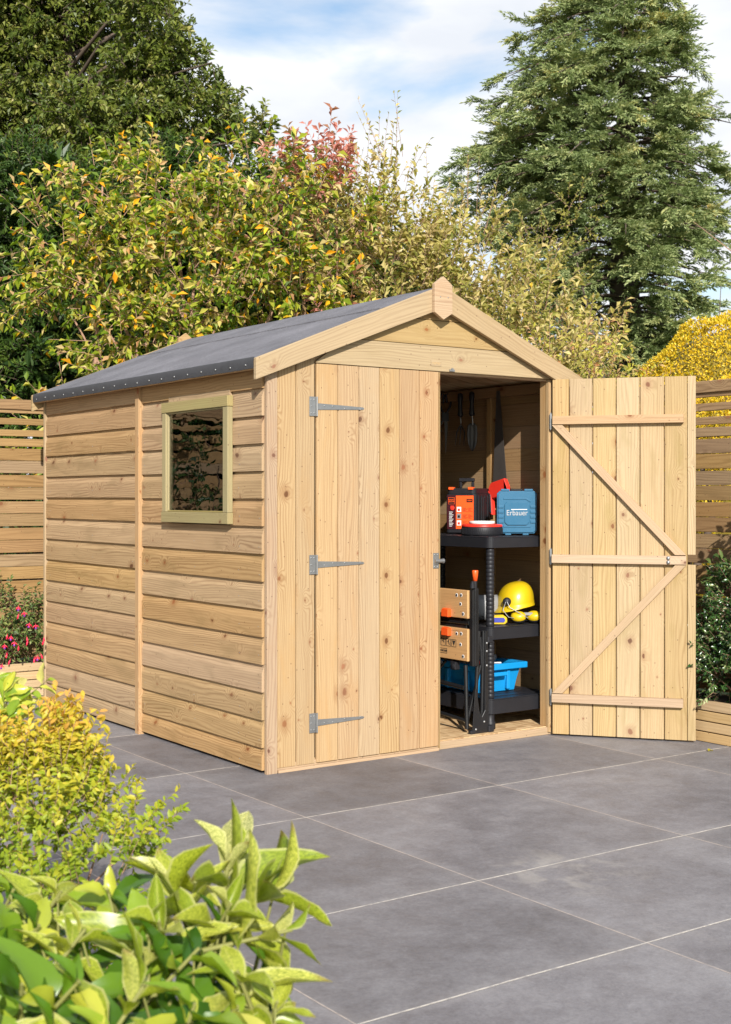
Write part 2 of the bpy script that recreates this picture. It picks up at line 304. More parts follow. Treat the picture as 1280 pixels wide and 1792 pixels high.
# ---------------------------------------------------------------- ground
XJ0, XJ = -.275, .953
YJ = [-7.6, -6.6, -5.6, -4.6, -3.5, -2.45, -1.75, -.755, .21, 1.185, 2.185, 3.15]
def patio_mat():
    m, nt, b = new_mat('dark_porcelain_paving'); N = NT(nt); g = N.n('ShaderNodeTexCoord').outputs['Object']; sp = N.n('ShaderNodeSeparateXYZ', {0: g}); x, y = sp.outputs[0], sp.outputs[1]
    wob = N.math('MULTIPLY', N.math('SUBTRACT', N.noise(g, 1.7, 2), .5), .012)
    xs = N.math('DIVIDE', N.math('SUBTRACT', N.math('ADD', x, wob), XJ0), XJ); cx = N.math('FLOOR', xs)
    fx = N.math('FRACT', xs); dx = N.math('MULTIPLY', N.math('MINIMUM', fx, N.math('SUBTRACT', 1., fx)), XJ)
    yw = N.math('ADD', y, wob); dy = None; cy = None
    for k in YJ:
        a = N.math('ABSOLUTE', N.math('SUBTRACT', yw, k)); dy = a if dy is None else N.math('MINIMUM', dy, a)
        s_ = N.math('GREATER_THAN', yw, k); cy = s_ if cy is None else N.math('ADD', cy, s_)
    wn_ = N.n('ShaderNodeTexWhiteNoise', {'Vector': N.comb(cx, cy)}); rv = wn_.outputs[0]
    off = N.n('ShaderNodeVectorMath', {0: g, 1: N.n('ShaderNodeVectorMath', {0: wn_.outputs['Color'], 1: (20, 20, 20)}, operation='MULTIPLY').outputs[0]}, operation='ADD').outputs[0]
    n1 = N.noise(off, 1.6, 5, .6, .5); n2 = N.noise(off, 9, 6, .65, .3); n3 = N.noise(off, 110, 4, .8); n4 = N.noise(off, 40, 5, .8)
    f = N.math('ADD', N.math('MULTIPLY', n1, .36), N.math('ADD', N.math('MULTIPLY', n2, .22), N.math('ADD', N.math('MULTIPLY', n3, .24), N.math('MULTIPLY', n4, .20))))
    c = N.ramp(f, [(.38, (.098,.091,.096)), (.5, (.163,.154,.161)), (.62, (.24,.229,.234))])
    hs = N.n('ShaderNodeHueSaturation', {'Color': c, 'Value': N.math('MULTIPLY_ADD', rv, .30, .85)})
    # dry dust: specks and pale blotches, one strong splash by the middle of the patio
    dust = N.maprange(N.noise(g, 2.3, 6, .7, .8), .55, .8, 0, .22); c = N.mix(dust, hs.outputs[0], (.33,.30,.28))
    spk = N.maprange(N.noise(g, 95, 2, .8), .70, .78, 0, .5); c = N.mix(spk, c, (.42,.39,.36))
    dd = N.n('ShaderNodeVectorMath', {0: g, 1: (.03, -1.83, 0)}, operation='DISTANCE').outputs['Value']
    sp_ = N.math('MULTIPLY', N.maprange(dd, .08, .36, 1, 0), N.maprange(N.noise(g, 8, 6, .7, .5), .44, .66, 0, .45)); c = N.mix(sp_, c, (.40,.37,.33))
    jy = N.maprange(dy, .0021, .0048, 1, 0); jx = N.maprange(dx, .0017, .0040, .8, 0)
    jn = N.maprange(N.noise(g, 22, 5, .8), .32, .58, .2, 1); j = N.math('MULTIPLY', N.math('MAXIMUM', jx, jy), jn)
    c = N.mix(j, c, N.mix(N.math('GREATER_THAN', jy, jx), (.46,.38,.32), (.58,.53,.46)))
    edge = N.math('MULTIPLY', N.maprange(N.math('MINIMUM', dx, dy), .004, .05, .16, 0), N.noise(g, 6, 3)); c = N.mix(edge, c, (.42,.38,.35))
    N.put(b.inputs['Base Color'], c); N.put(b.inputs['Roughness'], N.math('MULTIPLY_ADD', n2, .35, .42)); b.inputs['Specular IOR Level'].default_value = .35
    h = N.math('ADD', N.math('MULTIPLY', n4, .5), N.math('SUBTRACT', N.math('MULTIPLY', n3, .35), N.math('MULTIPLY', j, 1.5)))
    N.put(b.inputs['Normal'], N.n('ShaderNodeBump', {'Height': h, 'Strength': .6, 'Distance': .003})); return m
def sheet(name, x0, x1, y0, y1, z, mat):
    mb = MB(); mb.add([(x0,y0,z),(x1,y0,z),(x1,y1,z),(x0,y1,z)], [(0,1,2,3)], [[(x0,y0),(x1,y0),(x1,y1),(x0,y1)]]); o = mb.build(name, mat); return tag(o, kind='structure')
sheet('ground', -400, 400, -400, 400, -.012, GRASS)
sheet('patio', -9, 2.62, -9, 3.15, 0, patio_mat())

# ---------------------------------------------------------------- the shed
XC = .935; WX = 1.885; D = 2.46; ZE = 1.76; ZA = 2.165; DT = 1.79
shed = thing('garden_shed', 'pale wooden garden shed with grey felt apex roof and its right door open', 'shed')
zl = lambda x: 1.793+.395*(x+.081) if x <= XC else 2.194-.425*(x-XC)      # top of the bargeboards / felt
def shiplap(mb, y0, y1, z0, n, p=.12, holes=()):
    prof = [(0, 0), (-.0145, 0), (-.0145, .079), (-.0128, .085), (-.0085, .096), (-.0035, .107), (-.002, .112), (-.002, .1195), (0, .1195)]
    for k in range(n):
        segs = [(y0, y1)]
        zb, ztp = z0+k*p, z0+(k+1)*p
        for (hy0, hy1, hz0, hz1) in holes:
            if zb < hz1-.01 and ztp > hz0+.01: segs = [q for a, b_ in segs for q in ((a, min(b_, hy0)), (max(a, hy1), b_)) if q[1]-q[0] > .01]
        a0, b0 = random.uniform(0, 40), random.uniform(0, 40); tn = random.random()
        for (a, c_) in segs:
            top = min(p, ZE+.02-zb)
            pr = [(px, max(min(pz, top), .014-zb)) for px, pz in prof]
            vs = [(px, a, zb+pz) for px, pz in pr]+[(px, c_, zb+pz) for px, pz in pr]; m = len(pr)
            fs = [(i, (i+1) % m, (i+1) % m+m, i+m) for i in range(m)]+[tuple(range(m))[::-1], tuple(range(m, 2*m))]
            acc = [0]
            for i in range(m): q = pr[(i+1) % m]; acc.append(acc[-1]+math.hypot(q[0]-pr[i][0], q[1]-pr[i][1]))
            uv = [[(a0+a, b0+acc[i]), (a0+a, b0+acc[i+1]), (a0+c_, b0+acc[i+1]), (a0+c_, b0+acc[i])] for i in range(m)]+[[(0, 0)]*m]*2
            fs = [f[::-1] for f in fs]; uv = [u_[::-1] for u_ in uv]
            mb.add(vs, fs, uv, tn)
WY0, WY1, WZ0, WZ1 = .30, .865, 1.12, 1.615
for (a, b_, nm) in ((.004, 1.186, 'front'), (1.256, D, 'rear')):
    mb = MB(); shiplap(mb, a, b_, -.008 if nm == 'front' else -.004, 15, holes=[(WY0-.02, WY1+.02, WZ0-.02, WZ1+.02)] if nm == 'front' else ())
    mb.build('side_cladding', W_SIDE, shed, .0008)
mb = MB(); mb.box(-.0165, .0, .281, .884, 1.6555, 1.6835, grain='y'); mb.build('side_cladding', W_SIDE, shed, .0008)
# small nail heads on the cladding
mb = MB()
for yy in (.03, .2, .62, 1.15, 1.29, 1.8, 2.4):
    for k in range(14):
        z = .03+k*.12
        for dz in (0,):
            if WY0-.07 < yy < WY1+.07 and WZ0-.05 < z < WZ1+.05: continue
            if random.random() < .85: mb.lathe([(.0001, -.0155), (.0024, -.0152), (.0026, -.0135)], (0, yy+random.uniform(-.006, .006), z+random.uniform(-.01, .01)), 6, 'x')
tag(mb.build('cladding_nails', GALV, shed), kind='stuff')
mb = MB(); mb.box(-.032, .0, 1.187, 1.228, -.012, ZE, grain='z'); mb.box(-.016, .0, 1.2285, 1.2555, -.005, ZE, grain='z'); mb.build('joint_batten', W_DOOR, shed, .0015)
mb = MB(); mb.box(-.022, .0, D+.002, D+.022, .002, ZE, grain='z'); mb.build('corner_post', W_BACK, shed, .001)
# window
win = None
mb = MB(); fx = -.045
mb.box(fx, -.0145, .252, .908, 1.077, 1.128, grain='y'); mb.box(fx, -.0145, .252, .908, 1.606, 1.655, grain='y')
mb.box(fx+.003, -.0145, .256, .301, 1.1285, 1.6055, grain='z'); mb.box(fx+.003, -.0145, .864, .904, 1.1285, 1.6055, grain='z')
win = mb.build('window', W_FRAME, shed, .002)
mb = MB()
mb.box(-.036, .0, .302, .3085, 1.129, 1.605, grain='z'); mb.box(-.036, .0, .855, .8635, 1.129, 1.605, grain='z')
mb.box(-.036, .0, .309, .8545, 1.129, 1.1355, grain='y'); mb.box(-.036, .0, .309, .8545, 1.5985, 1.605, grain='y'); mb.build('glazing_bead', W_FRAME, win, .001)
mb = MB(); mb.box(-.026, -.022, .309, .8545, 1.136, 1.598); mb.build('pane', GLASS, win)
# front wall: corner trim, fixed panel, right margin
mb = MB(); mb.box(-.004, .049, -.022, -.001, -.012, zl(.02)-.09, grain='z'); mb.build('corner_trim', W_DOOR, shed, .0015)
def vboards(mb, xs, y0, y1, z0, ztop, groove=.0016):
    for a, b_ in zip(xs[:-1], xs[1:]):
        za, zb = ztop(a), ztop(b_)
        # board with V-grooved long edges
        g = groove; e = .005
        prof = [(a+g, y1), (a+g, y0+e), (a+g+e*.7, y0), (b_-g-e*.7, y0), (b_-g, y0+e), (b_-g, y1)]
        m = 6; uo, vo_ = random.uniform(0, 40), random.uniform(0, 40)
        vs = [(px, py, z0) for px, py in prof]+[(px, py, ztop(px)) for px, py in prof]
        fs = [(i, i+1, i+1+m, i+m) for i in range(5)]+[(5, 0, m, 5+m)]+[tuple(range(m))[::-1], tuple(range(m, 2*m))]
        acc = [0]
        for i in range(5): acc.append(acc[-1]+math.hypot(prof[i+1][0]-prof[i][0], prof[i+1][1]-prof[i][1]))
        uv = [[(uo, vo_+acc[i]), (uo, vo_+acc[i+1]), (uo+vs[i+1+m][2]-z0, vo_+acc[i+1]), (uo+vs[i+m][2]-z0, vo_+acc[i])] for i in range(5)]
        uv += [[(uo, vo_+1.), (uo, vo_+1.1), (uo+1.8, vo_+1.1), (uo+1.8, vo_+1.)]]+[[(0, 0)]*m]*2
        mb.add(vs, fs, uv)
mb = MB(); vboards(mb, [.050, .148, .2475], -.018, -.002, .022, lambda x: min(zl(x)-.085, DT+.03)); mb.build('front_panel', W_DOOR, shed)
mb = MB(); vboards(mb, [1.665, 1.76, 1.86], -.018, -.002, .022, lambda x: min(zl(x)-.085, DT+.03)); mb.box(1.861, 1.89, -.022, -.001, -.0, 1.74, grain='z'); mb.build('front_panel', W_DOOR, shed)
# door frame posts inside the opening
mb = MB(); mb.box(1.652, 1.700, -.0015, .046, .040, DT+.02, grain='z'); mb.box(1.6485, 1.664, -.024, -.002, .012, DT, grain='z'); mb.build('door_jamb', W_DOOR, shed, .002)
mb = MB(); mb.box(.205, .2515, .000, .045, .04, DT+.02, grain='z'); mb.build('door_jamb', W_DOOR, shed, .002)
# gable boards
mb = MB()
for k, (z0, z1) in enumerate(((DT+.004, 1.912), (1.9145, 2.032), (2.0345, 2.15))):
    pts = []
    yb = -.024+.0*k
    def xl(z): return max(-.02 if z > 3 else -.02, XC-((2.194-z-.075)/.395))
    def xr_(z): return min(1.90, XC+((2.194-z-.075)/.425))
    lo = .2475 if k == 0 else xl(z0); hi = 1.66 if k == 0 else xr_(z0)
    tz = min(z1, 2.118)
    a, b_ = max(lo, xl(z0)), min(hi, xr_(z0)); a2, b2 = (a, b_) if k == 0 else (xl(tz), xr_(tz))
    if k == 0:
        poly = [(a, z0), (b_, z0), (b_, 1.80), (min(xr_(tz), b_), tz), (max(xl(tz), a), tz), (a, 1.80)]
    else: poly = [(a, z0), (b_, z0), (b2, tz), (a2, tz)]
    uo, vo_ = random.uniform(0, 30), random.uniform(0, 30)
    m = len(poly)
    vs = [(x, yb, z) for x, z in poly]+[(x, -.0065, z) for x, z in poly]
    fs = [tuple(range(m)), tuple(range(m, 2*m))[::-1]]+[(i, i+m, (i+1) % m+m, (i+1) % m) for i in range(m)]
    uv = [[(uo+x, vo_+z) for x, z in poly], [(0, 0)]*m]+[[(uo+poly[i][0], vo_), (uo+poly[i][0], vo_+.02), (uo+poly[(i+1) % m][0], vo_+.02), (uo+poly[(i+1) % m][0], vo_)] for i in range(m)]
    mb.add(vs, fs, uv)
mb.build('gable_board', W_GABLE, shed, .001)
mb = MB(); mb.box(.2, 1.70, -.005, .040, DT-.006, DT+.05); mb.prism([(.0, 1.80), (1.87, 1.80), (XC, 2.15)], 'y', -.0045, .006); mb.build('door_header', W_LEDGE, shed)
# bargeboards and finials, front and back
for yb0, yb1 in ((-.062, -.040), (2.503, 2.523)):
    mb = MB()
    for (x0, x1) in ((-.081, XC-.003), (XC+.003, 1.955)):
        z0, z1 = zl(x0), zl(x1); h0, h1 = .093, .108
        if x0 > XC: h0, h1 = .108, .093
        d_ = Vector((x1-x0, 0, z1-z0))
        vs = [(x0,yb0,z0-h0),(x1,yb0,z1-h1),(x1,yb0,z1),(x0,yb0,z0),(x0,yb1,z0-h0),(x1,yb1,z1-h1),(x1,yb1,z1),(x0,yb1,z0)]
        fs = [(0,1,2,3),(4,7,6,5),(0,4,5,1),(3,2,6,7),(0,3,7,4),(1,5,6,2)]; a, b_, l = random.uniform(0, 30), random.uniform(0, 30), d_.length
        uv = [[(a,b_),(a+l,b_),(a+l,b_+.1),(a,b_+.1)]]*2+[[(a,b_),(a,b_+.02),(a+l,b_+.02),(a+l,b_)]]*2+[[(a,b_),(a,b_+.1),(a+.02,b_+.1),(a+.02,b_)]]*2
        uv[1] = [(a,b_),(a,b_+.1),(a+l,b_+.1),(a+l,b_)]
        mb2 = MB(); mb2.add(vs, fs, uv); mb2.build('bargeboard', W_GABLE, shed, .0015)
    ya, yb = (yb0-.022, yb0-.001) if yb0 < 0 else (yb1+.001, yb1+.022)
    c = XC-.012 if yb0 < 0 else XC
    mb.prism([(c-.053, 2.062), (c, 2.03), (c+.053, 2.062), (c+.053, 2.195), (c, 2.233), (c-.053, 2.195)], 'y', ya, yb)
    o = mb.build('finial', W_DOOR, shed, .0015)
    for dx in (-.02, .025): mb = MB(); mb.lathe([(.0001, -.002), (.003, -.0018), (.0032, .001)], (c+dx, ya, 2.135), 8, 'y'); mb.build('nail', GALV, o)
# the finial's grain should run upright: swap its uv
# roof: boards under felt, two slopes, eave fascia
mb = MB()
Y0, Y1 = -.039, 2.502
xe, xe2 = -.076, 1.958
t = .012
def roofslab(mb, xa, xb, t0, t1, y0=Y0, y1=Y1):
    mb.prism([(xa, zl(xa)-t1), (xb, zl(xb)-t1), (xb, zl(xb)-t0), (xa, zl(xa)-t0)], 'y', y0, y1)
roofslab(mb, xe+.006, XC, .006, .018); roofslab(mb, XC+.0, xe2-.006, .006, .018); mb.build('roof_board', OSB, shed)
mb = MB()
NY = 60
def feltslope(xa, xb, lift, nx=14):
    # gently uneven felt sheet with the eave folded down
    vs = []; pts = []
    for i in range(nx+1):
        x = xa+(xb-xa)*i/nx; pts.append((x, zl(x)+lift))
    for j in range(NY+1):
        y = Y0+(Y1-Y0)*j/NY
        for i, (x, z) in enumerate(pts):
            w = .0016*math.sin(x*17+y*5.3)+.0014*math.sin(y*13+x*4)
            vs.append((x, y, z-.004+w*(1 if 0 < i < nx else .3)))
    n = nx+1; fs = [(j*n+i, j*n+i+1, (j+1)*n+i+1, (j+1)*n+i) for j in range(NY) for i in range(nx)]
    mb.add(vs, fs, [[(0, 0)]*4]*len(fs), .5, True)
feltslope(xe, XC+.0, .002); feltslope(XC, xe2, .002)
roofslab(mb, xe, .62, -.0005, .0055)          # lower felt strip
roofslab(mb, .585, XC+.12, -.0065, .0005)      # upper strip laps over it
roofslab(mb, XC+.12, xe2, -.001, .0055)
# folded eaves
eave_parts = []
for sgn, x in ((-1, xe), (1, xe2)):
    mbe = MB(); eave_parts.append(mbe)
    vs = []; n = 5
    for j in range(NY+1):
        y = Y0+.002+(Y1-Y0-.004)*j/NY; w = .0006*math.sin(y*9)+random.uniform(-.0004, .0004)
        for i, (dx, dz) in enumerate(((.002, .004), (0, 0), (-.004, -.012), (-.0035, -.030), (-.001, -.046))): vs.append((x-sgn*-1*0+(dx if sgn < 0 else -dx)+w*(i > 1), y, zl(x)+dz+.001+(random.uniform(-.001, .001) if i == 4 else 0)))
    fs = [(j*n+i, j*n+i+1, (j+1)*n+i+1, (j+1)*n+i) for j in range(NY) for i in range(n-1)]
    if sgn > 0: fs = [f[::-1] for f in fs]
    mbe.add(vs, fs, [[(0, 0)]*4]*len(fs), .5, True)
roof = mb.build('roof', FELT, shed)
[m_.build('felt_edge', EDGE, roof) for m_ in eave_parts]
mb = MB(); mb.box(xe+.003, xe+.022, Y0+.002, Y1-.002, zl(xe)-.048, zl(xe)-.0145, grain='y'); mb.build('fascia', W_LEDGE, shed)
mb = MB(); mb.box(xe2-.022, xe2-.003, Y0+.002, Y1-.002, zl(xe2)-.048, zl(xe2)-.0145, grain='y'); mb.build('fascia', W_LEDGE, shed)
nm0 = None
for k in range(19):
    y = .03+k*.134
    mb = MB(); mb.lathe([(.0001, -.002), (.0038, -.0015), (.0042, .001)], (0, 0, 0), 8, 'x')
    if nm0 is None: nm0 = mb.build('nail', GALV, roof); o = nm0
    else: o = nm0.copy(); col.objects.link(o)
    o.location = (xe-.0045, y, zl(xe)-.027+random.uniform(-.002, .002))
# side wall top under the eave, back wall, right wall, lining
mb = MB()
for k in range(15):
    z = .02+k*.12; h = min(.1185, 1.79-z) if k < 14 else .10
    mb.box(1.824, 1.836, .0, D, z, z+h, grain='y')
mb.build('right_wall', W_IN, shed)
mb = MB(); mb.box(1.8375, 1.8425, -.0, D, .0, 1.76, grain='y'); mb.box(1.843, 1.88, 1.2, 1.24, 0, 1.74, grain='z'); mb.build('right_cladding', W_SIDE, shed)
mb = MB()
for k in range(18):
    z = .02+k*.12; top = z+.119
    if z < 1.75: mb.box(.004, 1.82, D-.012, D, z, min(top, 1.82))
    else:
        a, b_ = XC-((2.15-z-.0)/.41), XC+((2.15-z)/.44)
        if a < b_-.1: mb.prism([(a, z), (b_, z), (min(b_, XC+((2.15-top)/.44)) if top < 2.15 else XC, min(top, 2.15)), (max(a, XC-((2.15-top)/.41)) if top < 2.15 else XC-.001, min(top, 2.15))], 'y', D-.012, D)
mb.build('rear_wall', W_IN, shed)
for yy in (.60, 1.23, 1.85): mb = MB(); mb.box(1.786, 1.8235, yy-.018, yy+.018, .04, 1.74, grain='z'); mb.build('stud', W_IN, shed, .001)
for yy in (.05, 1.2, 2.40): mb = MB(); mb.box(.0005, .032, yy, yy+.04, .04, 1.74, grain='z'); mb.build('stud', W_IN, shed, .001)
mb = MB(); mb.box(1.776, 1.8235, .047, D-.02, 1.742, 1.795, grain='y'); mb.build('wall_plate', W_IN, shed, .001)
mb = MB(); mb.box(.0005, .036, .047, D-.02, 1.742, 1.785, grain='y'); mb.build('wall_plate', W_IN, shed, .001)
mb = MB(); mb.box(.0, 1.85, .0, D-.015, .024, .040); fl = mb.build('floor', OSB, shed)
mb = MB(); mb.box(.055, 1.85, -.0135, -.0005, .0, .037); mb.build('threshold', W_LEDGE, shed, .002)
mb = MB(); mb.box(.052, .94, -.028, -.0145, .0, .013); mb.build('base_rail', W_LEDGE, shed, .001)
for yy in (.03, .8, 1.6, 2.38):
    mb = MB(); mb.box(.03, 1.82, yy, yy+.05, .0, .0235); mb.build('floor_bearer', W_LEDGE, shed)
# closed door
dr = MB(); xs = [.2515+i*.1153 for i in range(7)]; vboards(dr, xs, -.024, -.0085, .024, lambda x: DT); door = dr.build('door', W_DOOR, shed)
tag(door, 'closed left door of upright boards')
mb = MB(); mb.box(xs[-1]+.0002, xs[-1]+.0025, -.027, -.006, .010, DT, grain='z')
for z in (.19, .89, 1.58): mb.box(.27, .92, -.008, .016, z-.02, z+.02)
mb.build('ledge', W_BACK, door)
def tee_hinge(z, parent, tilt=0):
    mb = MB(); y0 = -.0275
    mb.box(.214, .2475, y0+.004, y0+.0068, z-.043, z+.043)
    mb.prism([(.2555, z-.0145), (.50, z-.0055), (.508, z), (.50, z+.0055), (.2555, z+.0145)], 'y', y0, y0+.0025)
    mb.tube([(.2515, y0+.001, z-.043), (.2515, y0+.001, z+.043)], .0042, 10)
    for x_, dz in ((.223, .03), (.223, 0), (.223, -.03), (.238, .03), (.238, -.03)): mb.lathe([(.0001, -.0016), (.0035, -.0012), (.004, .001)], (x_, y0+.004, z+dz), 8, 'y')
    for x_ in (.29, .335, .40, .485): mb.lathe([(.0001, -.0016), (.0035, -.0012), (.004, .001)], (x_, y0, z+random.choice((-.004, .004))), 8, 'y')
    return mb.build('hinge', GALV, parent, .0005)
for z in (1.60, .90, .20): tee_hinge(z, door)
# latch on the closed door
mb = MB(); lx = .905
mb.box(lx, lx+.034, -.0275, -.0245, .862, .935); mb.tube([(lx+.004, -.034, .897), (lx+.052, -.034, .897)], .0095, 12); mb.tube([(lx+.052, -.034, .897), (lx+.056, -.034, .897)], .012, 12)
for dz in (-.028, .028):
    for dx in (.008, .026): mb.lathe([(.0001, -.002), (.004, -.0015), (.0045, .001)], (lx+dx, -.0275, .8985+dz), 8, 'y')
mb.box(lx+.006, lx+.026, -.033, -.0275, .882, .912); mb.build('latch', GALV, door, .0006)
# maker's plate and turn button on the gable
mb = MB(); mb.box(1.003, 1.035, -.029, -.0245, 1.797, 1.806); mb.box(1.013, 1.025, -.031, -.0292, 1.797, 1.812); mb.build('turn_button', GALV, shed)
mb = MB(); mb.box(.893, .955, -.0262, -.0242, 1.817, 1.845); pl = mb.build('name_plate', W_BACK, shed); 
mb = MB()
for k in range(7): mb.box(.900+k*.0075, .904+k*.0075, -.0268, -.0263, 1.829-.003*(k % 3), 1.834+.002*(k % 2))
mb.build('plate_print', plain('pale_print', (.45,.3,.14), .8), pl)

# open door: local x runs from the hinge, local y points to the face we see (the inside), negative y
HX, HY = 1.662, -.030
hinge_ang = math.atan2(-.556, .435)
from mathutils import Euler
MD = Matrix.Translation((HX, HY, 0)) @ Matrix.Rotation(hinge_ang, 4, 'Z')
dr = MB(); xs = [.004]+[.087+i*.1155 for i in range(5)]+[.664]
xs = [.004, .090, .206, .322, .438, .556, .668]
vboards(dr, xs, -.0185, -.003, .010, lambda x: DT)
odoor = dr.build('door', W_BACK, shed, M=MD); tag(odoor, 'open right door seen from its braced inner side')
dz_ = ((.010, .868), (.917, DT))
mb = MB()
for a, b_ in dz_: mb.box(.6685, .706, -.021, -.004, a, b_, grain='z')
mb.build('edge_strip', W_BACK, odoor, .001, M=MD)
mb = MB(); mb.box(.662, .676, -.0185, -.004, .868, .917, grain='z')
for (x0, x1, zc) in ((.010, .650, 1.583), (.006, .662, .890), (.006, .648, .192)):
    mb = MB(); mb.plank((x0, -.047, zc-.021), (x1-x0, 0, 0), (0, 0, .042), (0, .0282, 0)); mb.build('ledge', W_LEDGE, odoor, .0015, M=MD)
for (xa, za, xb, zb) in ((.030, 1.559, .640, .915), (.640, .866, .030, .216)):
    mb = MB(); hw = .024
    # ends cut level against the ledges
    pts = [(xa-hw*1.0, za), (xb-hw*1.25, zb), (xb+hw*.9, zb), (xa+hw*1.1, za)]
    if zb < za and xb > xa: poly = [(xb-hw*1.3, zb), (xb+hw*.9, zb), (xa+hw*1.2, za), (xa-hw*1.0, za)]
    else: poly = [(xb-hw*1.0, zb), (xb+hw*1.2, zb), (xa+hw*.9, za), (xa-hw*1.3, za)]
    d_ = Vector((poly[3][0]-poly[0][0], 0, poly[3][1]-poly[0][1])); l = d_.length; e = d_.normalized(); nn = Vector((-e.z, 0, e.x))
    a0, b0 = random.uniform(0, 30), random.uniform(0, 30)
    vs = [Vector((p[0], -.044, p[1])) for p in poly]+[Vector((p[0], -.0187, p[1])) for p in poly]
    U = lambda v_: (a0+(v_-vs[0]).dot(e), b0+(v_-vs[0]).dot(nn)+v_.y)
    fs = [(0,1,2,3),(4,7,6,5),(0,4,5,1),(3,2,6,7),(0,3,7,4),(1,5,6,2)]
    mb.add(vs, fs, [[U(vs[i]) for i in f] for f in fs]); mb.build('brace', W_LEDGE, odoor, .0015, M=MD)
for z in (.900, .880):
    mb = MB(); mb.lathe([(.0001, -.0065), (.006, -.0055), (.0095, -.002), (.0098, 0)], (.577, -.0472, z), 14, 'y'); mb.build('bolt_head', GALV, odoor, M=MD)
for zc in (1.58, .90, .195):
    mb = MB(); mb.box(-.006, .003, -.022, -.004, zc-.038, zc+.038); mb.tube([(-.002, -.021, zc-.043), (-.002, -.021, zc+.043)], .0028, 8); mb.build('hinge', GALV, odoor, M=MD)

# ---------------------------------------------------------------- fences
def fence_panel(parent, A, B, nrm):
    """A,B ground points; boards run from A to B, nrm points to the garden"""
    A, B, n_ = Vector(A), Vector(B), Vector(nrm)
    L_ = B-A; e = L_.normalized(); z = lambda h: Vector((0, 0, h))
    mb = MB(); h = .03
    k = 0
    while h < 1.36:
        lift = .0 if k % 2 else .014
        mb.plank(A+z(h)+n_*lift, L_, z(.077), n_*.014); mb.plank(A+z(h+.079)+n_*(lift+.004), L_, z(.075), n_*.013)
        h += .1645; k += 1
    mb.plank(A+z(h+.002), L_, z(.048), n_*.035)
    mb.build('fence_board', W_FENCE, parent, .002)
    hb = h+.06; k = 0
    sl = MB()
    while hb < 1.735:
        sl.plank(A+z(hb+.006)+n_*.006, L_, z(.040), n_*.016); hb += .0715
    sl.build('trellis_slat', W_FENCE, parent, .002)
    mb = MB(); mb.plank(A+z(1.742), L_, z(.062), n_*.034); mb.build('top_rail', W_FENCE, parent, .003)
    mb = MB(); m = int(L_.length/.62)+1
    for i in range(m+1):
        p = A+e*(L_.length-.04)*i/m; mb.plank(p+n_*-.022, z(1.80), e*.04, n_*.021)
    mb.build('fence_post', W_FENCE, parent, .002)
    return parent
PY = 3.05
for i, (xa, xb, lb) in enumerate(((-6.2, -4.0, 'section of wooden fence left of the raised bed, out to the garden corner'), (-3.98, -1.82, 'section of wooden fence with trellis top reflected in the shed window'), (-1.80, .36, 'wooden fence with trellis top behind the fuchsia, at the left of the shed'), (.38, 2.50, 'section of wooden fence hidden behind the shed'))):
    t_ = thing('trellis_fence', lb, 'fence', (xa, PY, 0), 0, 'fence panels round the patio'); fence_panel(t_, (0, 0, 0), (xb-xa, 0, 0), (0, -1, 0))
FX = 2.50
for i, (ya, yb, lb) in enumerate(((2.98, .92, 'section of wooden fence running beside the shed on its right'), (.90, -1.26, 'wooden fence with trellis top beside the open door, in front of the yellow bush'), (-1.28, -3.44, 'section of wooden fence nearest the viewer on the right'))):
    t_ = thing('trellis_fence', lb, 'fence', (FX, ya, 0), 0, 'fence panels round the patio'); fence_panel(t_, (0, 0, 0), (0, yb-ya, 0), (-1, 0, 0))

# raised beds
def raised_bed(name, label, x0, x1, y0, y1, front):
    t_ = thing('raised_bed', label, 'planter', (x0, y0, 0)); lx_, ly_ = x1-x0, y1-y0
    mb = MB()
    for k in range(4):
        z = .002+k*.0515
        if front == 'y': mb.plank((0, 0, z), (lx_, 0, 0), (0, 0, .046), (0, .022, 0))
        else: mb.plank((0, 0, z), (0, ly_, 0), (0, 0, .046), (.022, 0, 0))
    mb.build('bed_board', W_BED, t_, .002)
    mb = MB()
    if front == 'y': mb.box(0, lx_, .024, .04, .0, .200)
    else: mb.box(.024, .04, 0, ly_, .0, .200)
    mb.build('backing_board', W_LEDGE, t_)
    mb = MB()
    if front == 'y': mb.box(.0, lx_, .041, ly_, .02, .185)
    else: mb.box(.041, lx_, 0, ly_, .02, .185)
    mb.build('soil', SOIL, t_)
raised_bed('left', 'low slatted wooden raised bed under the fuchsia, left of the shed', -5.5, .30, 2.70, 3.0, 'y')
raised_bed('right', 'low slatted wooden raised bed by the open door, under the glossy shrub', 2.135, 2.45, -3.2, 1.2, 'x')

# ---------------------------------------------------------------- shelving and its contents
SH = thing('shelving_unit', 'black plastic shelving unit standing inside the shed', 'shelving', (1.34, .075, .04))
sw, sl_ = .44, .92
def rrect(x0, x1, y0, y1, r, n=5):
    pts = []
    for cx_, cy_, a in ((x1-r, y0+r, -90), (x1-r, y1-r, 0), (x0+r, y1-r, 90), (x0+r, y0+r, 180)):
        for i in range(n+1): t = R(a+90*i/n); pts.append((cx_+r*math.cos(t), cy_+r*math.sin(t)))
    return pts
for z1, th in ((.96, .055), (.51, .062), (.152, .075)):
    mb = MB(); mb.prism(rrect(0, sw, 0, sl_, .03), 'z', z1-th, z1-.006); mb.prism(rrect(.004, sw-.004, .004, sl_-.004, .028), 'z', z1-.0055, z1)
    for k in range(12): mb.box(.05, sw-.05, .06+k*.07, .075+k*.07, z1+.0004, z1+.0022)
    mb.build('shelf', BLACKP, SH, .004, seg=2)
